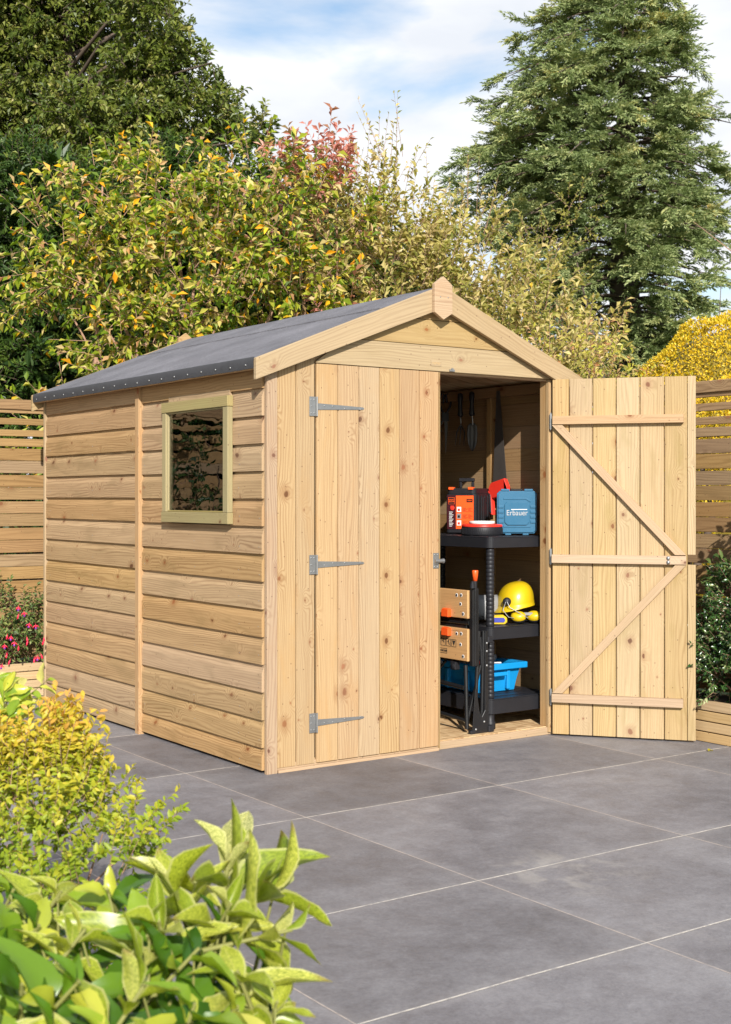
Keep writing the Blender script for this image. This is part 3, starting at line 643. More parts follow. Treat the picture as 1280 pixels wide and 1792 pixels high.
for px, py in ((.033, .033), (sw-.033, .033), (.033, sl_-.033), (sw-.033, sl_-.033)):
    prof = [(.0001, 0), (.027, 0), (.027, .035), (.022, .04), (.022, .075)]
    for a, b_ in ((.155, .445), (.513, .90)):
        z = a
        while z < b_-.01:
            prof += [(.0195, z), (.0212, z+.002), (.0212, z+.018), (.0195, z+.0198)]; z += .0205
    mb = MB(); mb.lathe(prof, (px, py, 0), 16); mb.build('upright', BLACKP, SH)

TEXTS = {}
def text_mesh(name, body, size, mat, parent, loc, rot, depth=.001, bold=True, sx=1.):
    cu = bpy.data.curves.new(name+'_curve', 'FONT'); cu.body = body; cu.size = size; cu.extrude = depth; cu.align_x = 'CENTER'; cu.align_y = 'CENTER'
    if bold: cu.offset = size*.018
    tmp = bpy.data.objects.new('tmp', cu); col.objects.link(tmp)
    bpy.context.view_layer.update(); dg = bpy.context.evaluated_depsgraph_get(); me = bpy.data.meshes.new_from_object(tmp.evaluated_get(dg)); bpy.data.objects.remove(tmp)
    me.transform(Matrix.Diagonal((sx, 1, 1, 1))); me.materials.clear(); me.materials.append(mat)
    o = bpy.data.objects.new(name, me); col.objects.link(o); o.parent = parent; o.location = loc; o.rotation_euler = rot
    return o
FR = (R(90), 0, 0)
# black and orange drill case
bc = thing('drill_case', 'black power tool case with an orange printed label on the top shelf', 'tool case', (1.63, .585, 1.0025), R(-59))
w, d, h = .172, .25, .243
mb = MB(); mb.prism(rrect(-w/2, w/2, -d/2, d/2, .02, 3), 'z', .006, h-.03)
mb.prism(rrect(-w/2+.006, w/2-.006, -d/2+.004, d/2-.004, .02, 3), 'z', h-.03, h)
mb.prism(rrect(-w/2+.01, w/2-.01, -d/2+.01, d/2-.01, .02, 3), 'z', 0, .006)
mb.box(-w/2-.004, w/2+.004, -.012, .012, .05, h-.05)
for k in range(4): mb.box(w/2, w/2+.004, -d/2+.035+k*.05, -d/2+.06+k*.05, .03, h-.04)
mb.build('case_body', BLACKP, bc, .005, seg=2)
mb = MB(); mb.box(-.038, .048, -.052, -.030, h+.035, h+.055); mb.box(-.036, -.022, -.05, -.032, h, h+.035); mb.box(.032, .046, -.05, -.032, h, h+.035); mb.build('handle', BLACKP, bc, .004)
for sx_ in (-1, 1): mb = MB(); mb.box(sx_*.055-.014, sx_*.055+.014, -d/2-.004, -d/2+.03, h-.008, h+.006); mb.build('clasp', ORANGE, bc, .002)
yf = -d/2-.0025
mb = MB(); mb.box(-.076, .074, yf, -d/2+.002, .025, .206); lab = mb.build('label_sheet', plain('dark_red_label', (.045,.008,.012), .3), bc)
mb = MB(); mb.box(-.026, .073, yf-.0012, yf-.0002, .027, .204); mb.build('orange_field', ORANGE, lab)
mb = MB(); mb.box(-.068, -.034, yf-.0014, yf-.0004, .158, .194); mb.build('logo_square', ORANGE, lab)
mb = MB(); mb.box(-.0665, -.0355, yf-.002, yf-.0015, .1595, .1925); mb.build('logo_field', BLACKM, lab)
text_mesh('logo_lettering', 'BLACK+\nDECKER', .0095, ORANGE, lab, (-.051, yf-.0028, .1765), FR, .0003)
mb = MB(); mb.box(.034, .068, yf-.002, yf-.0014, .168, .186); mb.build('printed_panel', BLACKM, lab)
text_mesh('panel_lettering', '1200W', .009, ORANGE, lab, (.051, yf-.0026, .177), FR, .0003)
for k in range(3):
    mb = MB(); mb.box(-.020, .004, yf-.002, yf-.0014, .045+k*.036, .072+k*.036); p_ = mb.build('printed_picture', WHITEP if k != 1 else GREYP, lab)
    mb = MB(); mb.box(-.015, -.003, yf-.0026, yf-.0021, .050+k*.036, .063+k*.036); mb.build('tool_picture', [REDP, BLACKM, REDP][k], p_)
mb = MB()
for k in range(3):
    for j in range(5): mb.box(.012, .012+.018+.006*((j*7+k) % 3), yf-.0018, yf-.0014, .047+k*.036+j*.0045, .0485+k*.036+j*.0045); mb.box(.044, .044+.012+.006*((j*5+k) % 3), yf-.0018, yf-.0014, .047+k*.036+j*.0045, .0485+k*.036+j*.0045)
mb.build('small_print', BLACKM, lab)
mb = MB()
for j in range(11): mb.box(-.064, -.064+.016+.008*(j*7 % 3)/2, yf-.0018, yf-.0004, .04+j*.0075, .0425+j*.0075)
mb.build('white_print', WHITEP, lab)
mb = MB(); mb.lathe([(.0001, -.001), (.010, -.0008), (.012, .0)], (-.046, yf-.0006, .138), 10, 'y'); mb.box(-.056, -.036, yf-.0016, yf-.0006, .142, .150); mb.build('drill_picture', REDP, lab)
# blue case
bl = thing('blue_tool_case', 'teal blue moulded plastic tool case on the top shelf by the door post', 'tool case', (1.655, .225, 1.0025), R(-40))
w, d, h = .205, .085, .228
mb = MB()
def chamf(x0, x1, z0, z1, c): return [(x0+c, z0), (x1-c, z0), (x1, z0+c), (x1, z1-c), (x1-c, z1), (x0+c, z1), (x0, z1-c), (x0, z0+c)]
mb.prism(chamf(-w/2, w/2, .008, h, .014), 'y', -d/2, d/2)
mb.prism(chamf(-w/2+.006, w/2-.006, .014, h-.006, .012), 'y', -d/2-.007, -d/2)
mb.prism(chamf(-.063, .063, .052, .172, .014), 'y', -d/2-.014, -d/2-.007)
for zz in (.062, .088, .114, .140):
    for s_ in (-1, 1): mb.box(min(s_*.068, s_*.096), max(s_*.068, s_*.096), -d/2-.012, -d/2-.0071, zz, zz+.013)
for s_ in (-1, 1): mb.box(s_*.06-.022, s_*.06+.022, -d/2-.004, d/2, h, h+.010); mb.box(s_*.045-.015, s_*.045+.015, -d/2, d/2-.01, 0, .008)
mb.prism([(-.07,.184),(.045,.184),(.07,.168),(.07,.176),(.048,.192),(-.07,.192)], 'y', -d/2-.010, -d/2-.0071)
mb.prism([(-.07,.040),(.07,.040),(.07,.048),(-.07,.048)], 'y', -d/2-.010, -d/2-.0071)
mb.build('case_body', BLUEC, bl, .003, seg=2)
mb = MB(); mb.box(-.034, .030, -d/2-.005, d/2-.02, h+.001, h+.011); mb.build('handle', BLACKP, bl, .003)
text_mesh('lettering', 'Erbauer', .040, plain('silver_lettering', (.42,.42,.43), .4), bl, (0, -d/2-.0155, .114), FR, .0008, sx=.86, bold=False)
mb = MB(); mb.box(-.030, .052, -d/2-.0155, -d/2-.0142, .1305, .134); mb.build('lettering_bar', WHITEP, bl)
# reel
rl = thing('cable_reel', 'round black and red flat reel with a white ring lying on the top shelf', 'reel', (1.497, .315, 1.0025))
mb = MB(); mb.lathe([(.0001, 0), (.104, 0), (.107, .004), (.107, .038), (.104, .042)], n=48)
for k in range(64): t_ = 2*math.pi*k/64; mb.plank((.1065*math.cos(t_), .1065*math.sin(t_), .006), (0, 0, .03), (-.004*math.sin(t_), .004*math.cos(t_), 0), (.0018*math.cos(t_), .0018*math.sin(t_), 0))
mb.build('drum', BLACKP, rl)
mb = MB(); mb.lathe([(.0001, .0425), (.106, .0425), (.107, .046), (.103, .055), (.07, .057), (.0001, .057)], n=48); mb.build('lid', REDP, rl)
mb = MB(); mb.lathe([(.0001, .0575), (.066, .0575), (.066, .070), (.062, .072), (.055, .072), (.053, .064), (.0001, .064)], n=40); mb.build('ring', WHITEP, rl)
kt = thing('tangled_cord', 'short tangled end of cream cord between the reel and the blue case', 'cord', (1.600, .245, 1.004))
mb = MB(); rr = random.Random(3); pts = [(rr.uniform(-.014, .014), rr.uniform(-.012, .012), rr.uniform(.003, .038)) for _ in range(16)]; pts[0] = (0, 0, .003)
mb.tube(pts, .0028, 6); mb.build('cord', WHITEP, kt)
# saw on the wall
swt = thing('hand_saw', 'hand saw with red handle standing point up against the right shed wall', 'saw', (1.785, .50, 0))
mb = MB(); mb.prism([(-.07, 1.26), (.045, 1.26), (.016, 1.775), (-.010, 1.775)], 'x', -.0155, -.0138)
for k in range(50):
    z = 1.265+k*.0092; x_ = .045-(z-1.26)/.475*.033; mb.prism([(x_-.0006, z), (x_+.004, z+.0045), (x_-.0006, z+.009)], 'x', -.0153, -.014)
mb.build('blade', STEELD, swt)
mb = MB(); mb.prism([(-.065, 1.215), (.035, 1.19), (.07, 1.245), (.05, 1.275), (-.06, 1.30), (-.085, 1.255), (-.075, 1.10), (-.045, 1.09), (-.035, 1.20)][::-1], 'x', -.030, -.004); mb.prism([(.035, 1.10), (.062, 1.11), (.072, 1.235), (.045, 1.22)], 'x', -.030, -.004)
mb.build('handle', REDP, swt, .004)
mb = MB(); mb.prism([(-.072, 1.205), (-.068, 1.11), (-.048, 1.10), (-.040, 1.20)][::-1], 'x', -.034, -.0005); mb.build('grip', BLACKP, swt, .004); mb = MB(); mb.prism([(.040, 1.108), (.060, 1.116), (.066, 1.225), (.047, 1.21)], 'x', -.034, -.0005); mb.build('grip', BLACKP, swt, .004)
# hand tools hanging from the rail
def hand_handle(mb, z0, z1):
    mb.lathe([(.0001, z0), (.012, z0), (.016, z0+.01), (.013, z0+.03), (.012, z0+.07), (.016, z1-.03), (.015, z1-.008), (.0001, z1)], n=12)
fk = thing('hand_fork', 'three pronged hand fork with a black handle hanging inside the shed', 'hand fork', (1.745, .795, .018), R(-35))
mb = MB(); hand_handle(mb, 1.63, 1.765); mb.build('handle', BLACKP, fk)
mb = MB(); mb.tube([(0, 0, 1.64), (.004, .004, 1.60), (.004, .012, 1.585)], .0035, 8)
for dx in (-1, 0, 1): mb.tube([(.004, .012, 1.585), (.012*dx+.004, .010, 1.565), (.022*dx+.002, .0, 1.54), (.024*dx-.004, -.004, 1.47)], [.004, .004, .0035, .0015], 6)
mb.build('fork_head', STEELT, fk); mb = MB(); mb.tube([(.0, .004, 1.642), (.003, .002, 1.612), (.004, .002, 1.592)], .0042, 8); mb.build('neck', GALV, fk)
tw = thing('hand_trowel', 'narrow hand trowel with a black handle hanging beside the hand fork', 'trowel', (1.745, .695, .018), R(-35))
mb = MB(); hand_handle(mb, 1.63, 1.765); mb.build('handle', BLACKP, tw)
mb = MB(); mb.tube([(0, 0, 1.64), (.004, -.004, 1.61), (.006, .006, 1.58)], .0042, 8); mb.build('neck', GALV, tw)
mb = MB(); vs = []; prof = [(1.590, .012), (1.575, .026), (1.53, .029), (1.48, .025), (1.45, .014), (1.435, .002)]
for z, hw in prof:
    for k in range(5): a = (k-2)/2; vs.append((a*hw+.004, .010-.012*(1-a*a)*-1, z))
fs = [(i*5+k, i*5+k+1, (i+1)*5+k+1, (i+1)*5+k) for i in range(5) for k in range(4)]
mb.add(vs, fs, [[(0, 0)]*4]*len(fs), .5, True); o = mb.build('blade', STEELT, tw); sm = o.modifiers.new('thickness', 'SOLIDIFY'); sm.thickness = .002
sc_ = thing('garden_shears', 'dark garden shears hanging next to the hand fork', 'shears', (1.765, .955, .015), R(-40))
mb = MB()
for s_ in (-1, 1):
    mb.tube([(s_*.004, 0, 1.655), (s_*.03, 0, 1.70), (s_*.034, 0, 1.74), (s_*.02, 0, 1.775), (s_*.006, 0, 1.765), (s_*.01, 0, 1.72)], .0065, 8)
mb.box(-.018, .022, -.008, .008, 1.615, 1.665); mb.build('handle', BLACKP, sc_, .003)
mb = MB(); mb.prism([(.004, 1.42), (.016, 1.60), (.010, 1.64), (-.004, 1.62)], 'y', -.002, .002); mb.tube([(-.01, 0, 1.62), (-.032, 0, 1.59), (-.03, 0, 1.565), (-.018, 0, 1.553)], [.008, .006, .005, .003], 8); mb.build('blade', STEELT, sc_)
mb = MB()

# helmet with ear defenders
hm = thing('safety_helmet', 'yellow safety helmet with ear defenders on the middle shelf', 'helmet', (1.645, .225, .552), R(-35))
mb = MB(); n = 28; vs = []; rows = [(1.0, 0), (1.0, .016), (.975, .040), (.91, .065), (.79, .088), (.61, .105), (.40, .116), (.18, .1195), (.001, .1200)]
for r_, h_ in rows:
    for k in range(n):
        t_ = 2*math.pi*k/n; vs.append((.098*r_*math.cos(t_), .118*r_*math.sin(t_), .088+h_-.022*math.cos(t_-.9)*r_*-1*.0+.016*math.cos(t_)*r_))
fs = [(i*n+k, i*n+(k+1) % n, (i+1)*n+(k+1) % n, (i+1)*n+k) for i in range(len(rows)-1) for k in range(n)]
mb.add(vs, fs, [[(0, 0)]*4]*len(fs), .5, True)
o = mb.build('shell', YELLOW, hm); sm = o.modifiers.new('thickness', 'SOLIDIFY'); sm.thickness = .003; o.modifiers.new('sub', 'SUBSURF').render_levels = 1
mb = MB(); vs = []
for k in range(n):
    t_ = 2*math.pi*k/n; z_ = .088+.016*math.cos(t_); e_ = .004+.018*max(0, -math.cos(t_-.3))
    for r_, dz in ((1, .012), (1, 0), (1+e_/.1, -.006-e_*.6), (1+e_/.1, -.010-e_*.6)): vs.append((.099*r_*math.cos(t_), .119*r_*math.sin(t_), z_+dz))
fs = [(k*4+i, k*4+i+1, ((k+1) % n)*4+i+1, ((k+1) % n)*4+i) for k in range(n) for i in range(3)]; mb.add(vs, fs, [[(0, 0)]*4]*len(fs), .5, True); mb.build('brim', YELLOW, hm)
mb = MB(); mb.lathe([(.0001, -.016), (.014, -.014), (.022, -.004), (.022, 0)], (-.055, -.104, .112), 18, 'y'); mb.build('ear_mount', BLACKP, hm)
mb = MB(); mb.tube([(-.062, -.118, .112), (-.078, -.125, .07), (-.05, -.135, .035), (-.015, -.125, .028)], .002, 6); mb.tube([(-.055, -.118, .112), (-.045, -.13, .085), (-.005, -.135, .062), (.05, -.128, .030)], .0022, 6); mb.build('wire_arm', GALV, hm)
mb = MB(); mb.box(.008, .078, -.098, -.094, .040, .056); mb.lathe([(.0001, -.008), (.011, -.007), (.012, 0)], (.012, -.094, .05), 14, 'y'); mb.build('headband', GREYP, hm, .002)
for (x_, y_, rr_) in ((.004, -.105, -.2), (.088, -.075, -.35)):
    Mx = Matrix.Translation((x_, y_, .031)) @ Matrix.Rotation(rr_, 4, 'Z') @ Matrix.Rotation(R(-52), 4, 'X')
    mb = MB(); mb.lathe([(.0001, -.030), (.020, -.029), (.034, -.020), (.038, -.004), (.037, .0)], (0, 0, 0), 22, 'y', sc=(.78, 1.05)); o = mb.build('ear_defender', YELLOW, hm, M=Mx)
    mb = MB(); mb.lathe([(.037, .0), (.038, .010), (.034, .018), (.018, .020), (.0001, .018)], (0, 0, 0), 22, 'y', sc=(.78, 1.05)); mb.build('cushion', BLACKP, o, M=Mx)
# grey visor behind the post, sander in front of it
vz = thing('face_visor', 'grey curved face visor lying left of the yellow helmet', 'visor', (1.52, .33, .556), R(-20))
mb = MB(); vs = []
for i in range(9):
    t_ = R(200+i*14)
    for h_, r_ in ((.01, .075), (.05, .085), (.10, .080), (.135, .06)): vs.append((r_*math.cos(t_)+.02, r_*math.sin(t_)*.8, h_+.0*i))
fs = [(i*4+k, i*4+k+1, (i+1)*4+k+1, (i+1)*4+k) for i in range(8) for k in range(3)]; mb.add(vs, fs, [[(0, 0)]*4]*len(fs), .5, True)
o = mb.build('shield', GREYP, vz); sm = o.modifiers.new('thickness', 'SOLIDIFY'); sm.thickness = .004
mb = MB(); mb.tube([(-.05, -.02, .1), (-.06, .0, .06), (-.055, .0, .01)], .006, 8); mb.build('strap', REDP, vz)
tp = thing('chalk_reel', 'small yellow and blue hand tool on the middle shelf beside the front upright', 'hand tool', (1.475, .175, .5525), R(-35))
mb = MB(); mb.prism([(-.045, 0), (.04, 0), (.052, .012), (.05, .035), (.03, .048), (-.04, .044), (-.05, .02)], 'y', -.018, .018); mb.build('body', YELLOW, tp, .003)
mb = MB(); mb.prism([(-.02, .01), (.036, .01), (.042, .022), (.034, .034), (-.02, .034)], 'y', -.022, -.0182); mb.build('grip', plain('blue_grip', (.03,.04,.3), .4), tp, .002)
# crate on the bottom shelf
ct = thing('blue_crate', 'bright blue plastic tote on the bottom shelf full of odds and ends', 'crate', (1.39, .22, .1945))
cw, cl, ch = .30, .64, .15
mb = MB()
def ring(x0, x1, y0, y1, z): return [(x0, y0, z), (x1, y0, z), (x1, y1, z), (x0, y1, z)]
lay = [ring(.03, cw-.03, .03, cl-.03, .006), ring(.03, cw-.03, .03, cl-.03, 0), ring(.02, cw-.02, .02, cl-.02, .06), ring(.008, cw-.008, .008, cl-.008, .115), ring(-.02, cw+.02, -.02, cl+.02, .118), ring(-.02, cw+.02, -.02, cl+.02, .148), ring(-.012, cw+.012, -.012, cl+.012, .150), ring(.012, cw-.012, .012, cl-.012, .148), ring(.034, cw-.034, .034, cl-.034, .010)]
vs = [p for l_ in lay for p in l_]; fs = [(i*4+k, i*4+(k+1) % 4, (i+1)*4+(k+1) % 4, (i+1)*4+k) for i in range(1, len(lay)-1) for k in range(4)]+[(4, 7, 6, 5), (32, 33, 34, 35)]
mb.add(vs, fs, [[(0, 0)]*4]*len(fs), .5)
for k in range(4): mb.box(-.012, .012, .08+k*.15, .105+k*.15, .012, .112)
for k in range(2): mb.box(.07+k*.13, .09+k*.13, .002, .022, .012, .112)
mb.build('tub', BLUEB, ct, .003)
mb = MB(); mb.box(.06, .17, -.032, -.021, .088, .108); mb.build('handle', BLUEB, ct, .003)
mb = MB(); mb.lathe([(.0001, 0), (.032, 0), (.034, .01), (.034, .10), (.028, .122), (.018, .130), (.018, .138)], n=20)
bt = thing('plastic_bottle', 'translucent blue grey bottle with a grey cap standing in the blue crate', 'bottle', (1.625, .38, .206)); mb.build('body', plain('cloudy_blue_plastic', (.04,.12,.22), .3), bt)
mb = MB(); mb.lathe([(.0001, .162), (.019, .162), (.020, .158), (.020, .136)][::-1], n=20); mb.build('cap', GREYP, bt)
rag = thing('paint_scraper', 'pale scraper lying across the front rim of the blue crate', 'scraper', (1.50, .235, .347), R(-20))
mb = MB(); mb.prism([(-.05, -.008), (.01, -.012), (.04, -.02), (.05, .018), (.01, .012), (-.05, .008)], 'z', 0, .003); mb.build('blade', WHITEP, rag); mb = MB(); mb.box(-.09, -.045, -.011, .011, -.004, .012); mb.build('handle', REDP, rag, .003)
tb = thing('blue_carton', 'tall bright blue box standing on the bottom shelf behind the crate', 'box', (1.36, .885, .1945), R(0))
mb = MB(); mb.box(0, .20, 0, .09, 0, .19); mb.build('carton', BLUEB, tb, .004)
mb = MB(); mb.box(.02, .18, -.001, .08, .1902, .198); mb.build('flap', BLUEB, tb)

# folding workbench
wb = thing('folding_workbench', 'folded black workbench with wooden jaws and orange pegs inside the doorway', 'workbench', (1.20, .06, .04))
JAW = wood('jaw_wood', (0.561,0.306,0.128), (0.340,0.162,0.060), ring=.3, stain=(.5,.27,.1), knots=0, vary=.03, bands=140)
for z0, z1, which in ((.562, .700, 'upper'), (.352, .510, 'lower')):
    mb = MB(); mb.box(-.004, .020, .012, .62, z0, z1, grain='y', tint=.5); jw = mb.build('jaw', JAW, wb, .002)
    hole_z = ((z1-.025, .06), (z1-.027, .095), ((z0+z1)/2, .065), (z0+.022, .045))
    for (zz, yy) in hole_z:
        mb = MB(); mb.lathe([(.0001, -.0052), (.0062, -.0052)], (0, yy+.0, zz), 14, 'x'); o = mb.build('peg_hole', INK, jw)
        mb = MB(); mb.lathe([(.0063, -.0046), (.0092, -.0050), (.0095, -.0042)], (0, yy+.0, zz), 14, 'x'); mb.build('hole_rim', WHITEP, jw)
    pz = z0+.012 if which == 'upper' else z1-.03
    mb = MB(); mb.prism([(.135, pz-.012), (.19, pz-.012), (.19, pz+.022), (.18, pz+.032), (.135, pz+.028)], 'x', -.028, -.0045); mb.build('peg', ORANGE, jw, .003)
# printed marks on the lower jaw
mb = MB()
def frame(y0, y1, z0, z1, t=.0016):
    mb.box(-.0055, -.0043, y0, y1, z0, z0+t); mb.box(-.0055, -.0043, y0, y1, z1-t, z1); mb.box(-.0055, -.0043, y0, y0+t, z0+t, z1-t); mb.box(-.0055, -.0043, y1-t, y1, z0+t, z1-t)
for k in range(5):
    frame(.098+k*.042, .134+k*.042, .415, .452); c = .116+k*.042
    if k == 0: mb.prism([(c-.012, .446), (c+.012, .446), (c, .421)][::-1], 'x', -.0056, -.0044)
    else:
        rr = random.Random(k); mb.tube([(-.005, c-.008, .422+rr.random()*.01), (-.005, c, .44), (-.005, c+.009, .425+rr.random()*.015)], .0016, 4); mb.lathe([(.0001, -.0056), (.004, -.0056)], (0, c-.002, .443), 8, 'x')
frame(.17, .265, .378, .402)
for k in range(20): mb.box(-.0055, -.0043, .08+k*.012, .084+k*.012, .497, .4985)
mb.build('printed_marks', INK, wb)
text_mesh('printed_lettering', 'BLACK+DECKER', .0125, INK, wb, (-.0054, .2175, .390), (R(90), 0, R(-90)), .0003)
mb = MB()
mb.box(.021, .045, -.018, .011, .33, .712); mb.box(.006, .020, -.018, .010, .33, .705)
mb.box(.012, .04, .02, .60, .53, .552); mb.box(.012, .04, .03, .60, .34, .351); mb.box(.021, .03, .05, .60, .36, .69)
mb.build('jaw_frame', BLACKM, wb, .003)
mb = MB(); mb.tube([(.018, .0, .712), (.018, .0, .735)], .013, 12); mb.tube([(.018, -.0, .735), (.018, -.0, .745)], .009, 12); mb.tube([(.05, .02, .70), (.05, .02, .745)], .011, 12); mb.build('knob', BLACKP, wb)
mb = MB(); mb.lathe([(.0001, .745), (.011, .745), (.016, .795), (.014, .798), (.0001, .798)], (.052, .02, 0), 16); mb.build('crank_handle', ORANGE, wb)
mb = MB(); mb.lathe([(.0001, -.006), (.016, -.004), (.018, .006)], (.0, .13, .318), 12, 'x'); mb.box(-.002, .03, .11, .15, .30, .34); mb.build('clamp_screw', BLACKP, wb, .003)
mb = MB()
for (a, b_, r_) in (((.0, .02, .02), (.012, .045, .33), .011), ((.03, .0, .0), (.055, -.004, .50), .010), ((.075, .0, .0), (.085, -.004, .50), .009), ((.0, .03, .02), (.07, .0, .33), .008), ((.095, .002, .02), (.07, .002, .47), .008),
                ((.0, .45, .02), (.03, .30, .33), .009), ((.0, .22, .33), (.0, .62, .03), .009), ((.0, .55, .30), (.0, .25, .03), .009), ((.0, .03, .06), (.0, .62, .10), .010), ((.0, .04, .22), (.0, .6, .25), .011), ((.05, .25, .33), (.05, .6, .02), .009)):
    mb.tube([a, b_], r_, 8)
mb.prism([(.0, .0), (.098, .0), (.105, .05), (.100, .50), (.082, .50), (.082, .11), (.062, .08), (.045, .11), (.028, .22), (.018, .22)], 'y', -.022, -.016)
mb.prism([(.083, .10), (.104, .10), (.104, .49), (.083, .49)], 'y', -.0155, .018)
mb.build('leg', BLACKM, wb, .0015)
mb = MB()
for x_, z_ in ((.022, .022), (.075, .055), (.092, .40), (.092, .44), (.092, .33)): mb.lathe([(.0001, -.004), (.005, -.003), (.006, .001)], (x_, -.022, z_), 10, 'y')
mb.build('rivet', GALV, wb)
mb = MB(); mb.box(.100, .135, -.03, .0, .0, .032); mb.box(-.012, .02, -.026, .0, .0, .018); mb.box(.098, .13, -.026, -.002, .44, .472); mb.build('foot', BLACKP, wb, .004)

# ---------------------------------------------------------------- vegetation
def norm(a): return a/np.maximum(np.linalg.norm(a, axis=1, keepdims=True), 1e-9)
def leaf_object(name, P, Dv, Nv, Ln, Wd, tint, mat, parent=None, lod=0, curl=.18, fold=.12):
    n = len(P); Dv = norm(Dv); S = norm(np.cross(Dv, Nv)); Nn = np.cross(S, Dv)
    if lod == 0: tpl = np.array([(0, 0, 0), (.5, -.5, fold), (1, 0, -curl), (.5, .5, fold)]); faces = [(0, 1, 2), (0, 2, 3)]
    elif lod == 1: tpl = np.array([(0,0,0), (.3,-.42,fold), (.3,0,0), (.3,.42,fold), (.68,-.38,fold-curl*.35), (.68,0,-curl*.35), (.68,.38,fold-curl*.35), (1,0,-curl)]); faces = [(0,1,2),(0,2,3),(1,4,5),(1,5,2),(2,5,6),(2,6,3),(4,7,5),(5,7,6)]
    else:
        ts = [.0, .12, .28, .45, .62, .78, .9, 1.]; ws = [.02, .22, .43, .5, .46, .32, .16, .0]; tpl = []
        for t_, w_ in zip(ts, ws):
            zc = -curl*t_**1.7
            tpl += [(t_, -w_, zc+fold*w_*2), (t_, -w_*.5, zc+fold*w_*.9+.008*math.sin(t_*22)), (t_, 0, zc), (t_, w_*.5, zc+fold*w_*.9-.008*math.sin(t_*19)), (t_, w_, zc+fold*w_*2)]
        tpl = np.array(tpl); faces = []
        for i in range(7):
            for k in range(4): a = i*5+k; faces += [(a, a+5, a+6), (a, a+6, a+1)]
    m = len(tpl); F = np.array(faces); Ln = np.broadcast_to(Ln, (n,)); Wd = np.broadcast_to(Wd, (n,))
    cz = rng.uniform(.4, 1.6, n)
    V = P[:, None]+Dv[:, None]*(tpl[None, :, 0:1]*Ln[:, None, None])+S[:, None]*(tpl[None, :, 1:2]*Wd[:, None, None])+Nn[:, None]*(tpl[None, :, 2:3]*(Ln*cz)[:, None, None])
    ty = tpl[None, :, 1:2]*Wd[:, None, None]; tx = tpl[None, :, 0:1]; tw_ = rng.normal(0, .45, (n, 1, 1)); bn = rng.normal(0, .10, (n, 1, 1))*Ln[:, None, None]
    V = V+Nn[:, None]*(ty*tw_*tx)+S[:, None]*(bn*tx*tx)
    if lod == 2: ph = rng.uniform(0, 6.28, (n, 1, 1)); V = V+Nn[:, None]*(np.sin(tx*9+ph+np.sign(ty)*1.3)*np.abs(ty)*.28)
    V = V.reshape(-1, 3); FF = (F[None]+(np.arange(n)*m)[:, None, None]).reshape(-1, 3); nf = len(FF)
    me = bpy.data.meshes.new(name); me.vertices.add(len(V)); me.vertices.foreach_set('co', V.astype(np.float32).ravel())
    me.loops.add(nf*3); me.loops.foreach_set('vertex_index', FF.astype(np.int32).ravel()); me.polygons.add(nf)
    me.polygons.foreach_set('loop_start', np.arange(0, nf*3, 3, dtype=np.int32)); me.polygons.foreach_set('loop_total', np.full(nf, 3, np.int32))
    me.polygons.foreach_set('use_smooth', np.full(nf, lod > 0))
    me.update(calc_edges=True)
    a = me.attributes.new('tint', 'FLOAT', 'FACE'); a.data.foreach_set('value', np.repeat(tint, len(F)).astype(np.float32))
    if lod == 2:
        uv = me.uv_layers.new(name='UVMap'); uvs = tpl[:, :2][F.ravel()]; uv.data.foreach_set('uv', np.tile(uvs, (n, 1)).astype(np.float32).ravel())
    me.materials.append(mat); o = bpy.data.objects.new(name, me); col.objects.link(o)
    if parent: o.parent = parent
    return o
def sticks_object(name, A, B, r0, r1, mat, parent=None):
    """many thin three-sided twigs from A to B as one mesh"""
    n = len(A); d = norm(B-A); s = norm(np.cross(d, np.array([.3, .2, .9]))); t = np.cross(d, s)
    V = []; r0 = np.broadcast_to(r0, (n,))[:, None]; r1 = np.broadcast_to(r1, (n,))[:, None]
    for P, r in ((A, r0), (B, r1)):
        for k in range(3): a = 2*math.pi*k/3; V.append(P+(s*math.cos(a)+t*math.sin(a))*r)
    V = np.stack(V, 1).reshape(-1, 3); F = np.array([(0, 1, 4, 3), (1, 2, 5, 4), (2, 0, 3, 5)]); FF = (F[None]+(np.arange(n)*6)[:, None, None]).reshape(-1, 4); nf = len(FF)
    me = bpy.data.meshes.new(name); me.vertices.add(len(V)); me.vertices.foreach_set('co', V.astype(np.float32).ravel()); me.loops.add(nf*4); me.loops.foreach_set('vertex_index', FF.astype(np.int32).ravel())
    me.polygons.add(nf); me.polygons.foreach_set('loop_start', np.arange(0, nf*4, 4, dtype=np.int32)); me.polygons.foreach_set('loop_total', np.full(nf, 4, np.int32)); me.update(calc_edges=True)
    me.materials.append(mat); o = bpy.data.objects.new(name, me); col.objects.link(o)
    if parent: o.parent = parent
    return o
def rdir(n): return norm(rng.normal(size=(n, 3)))
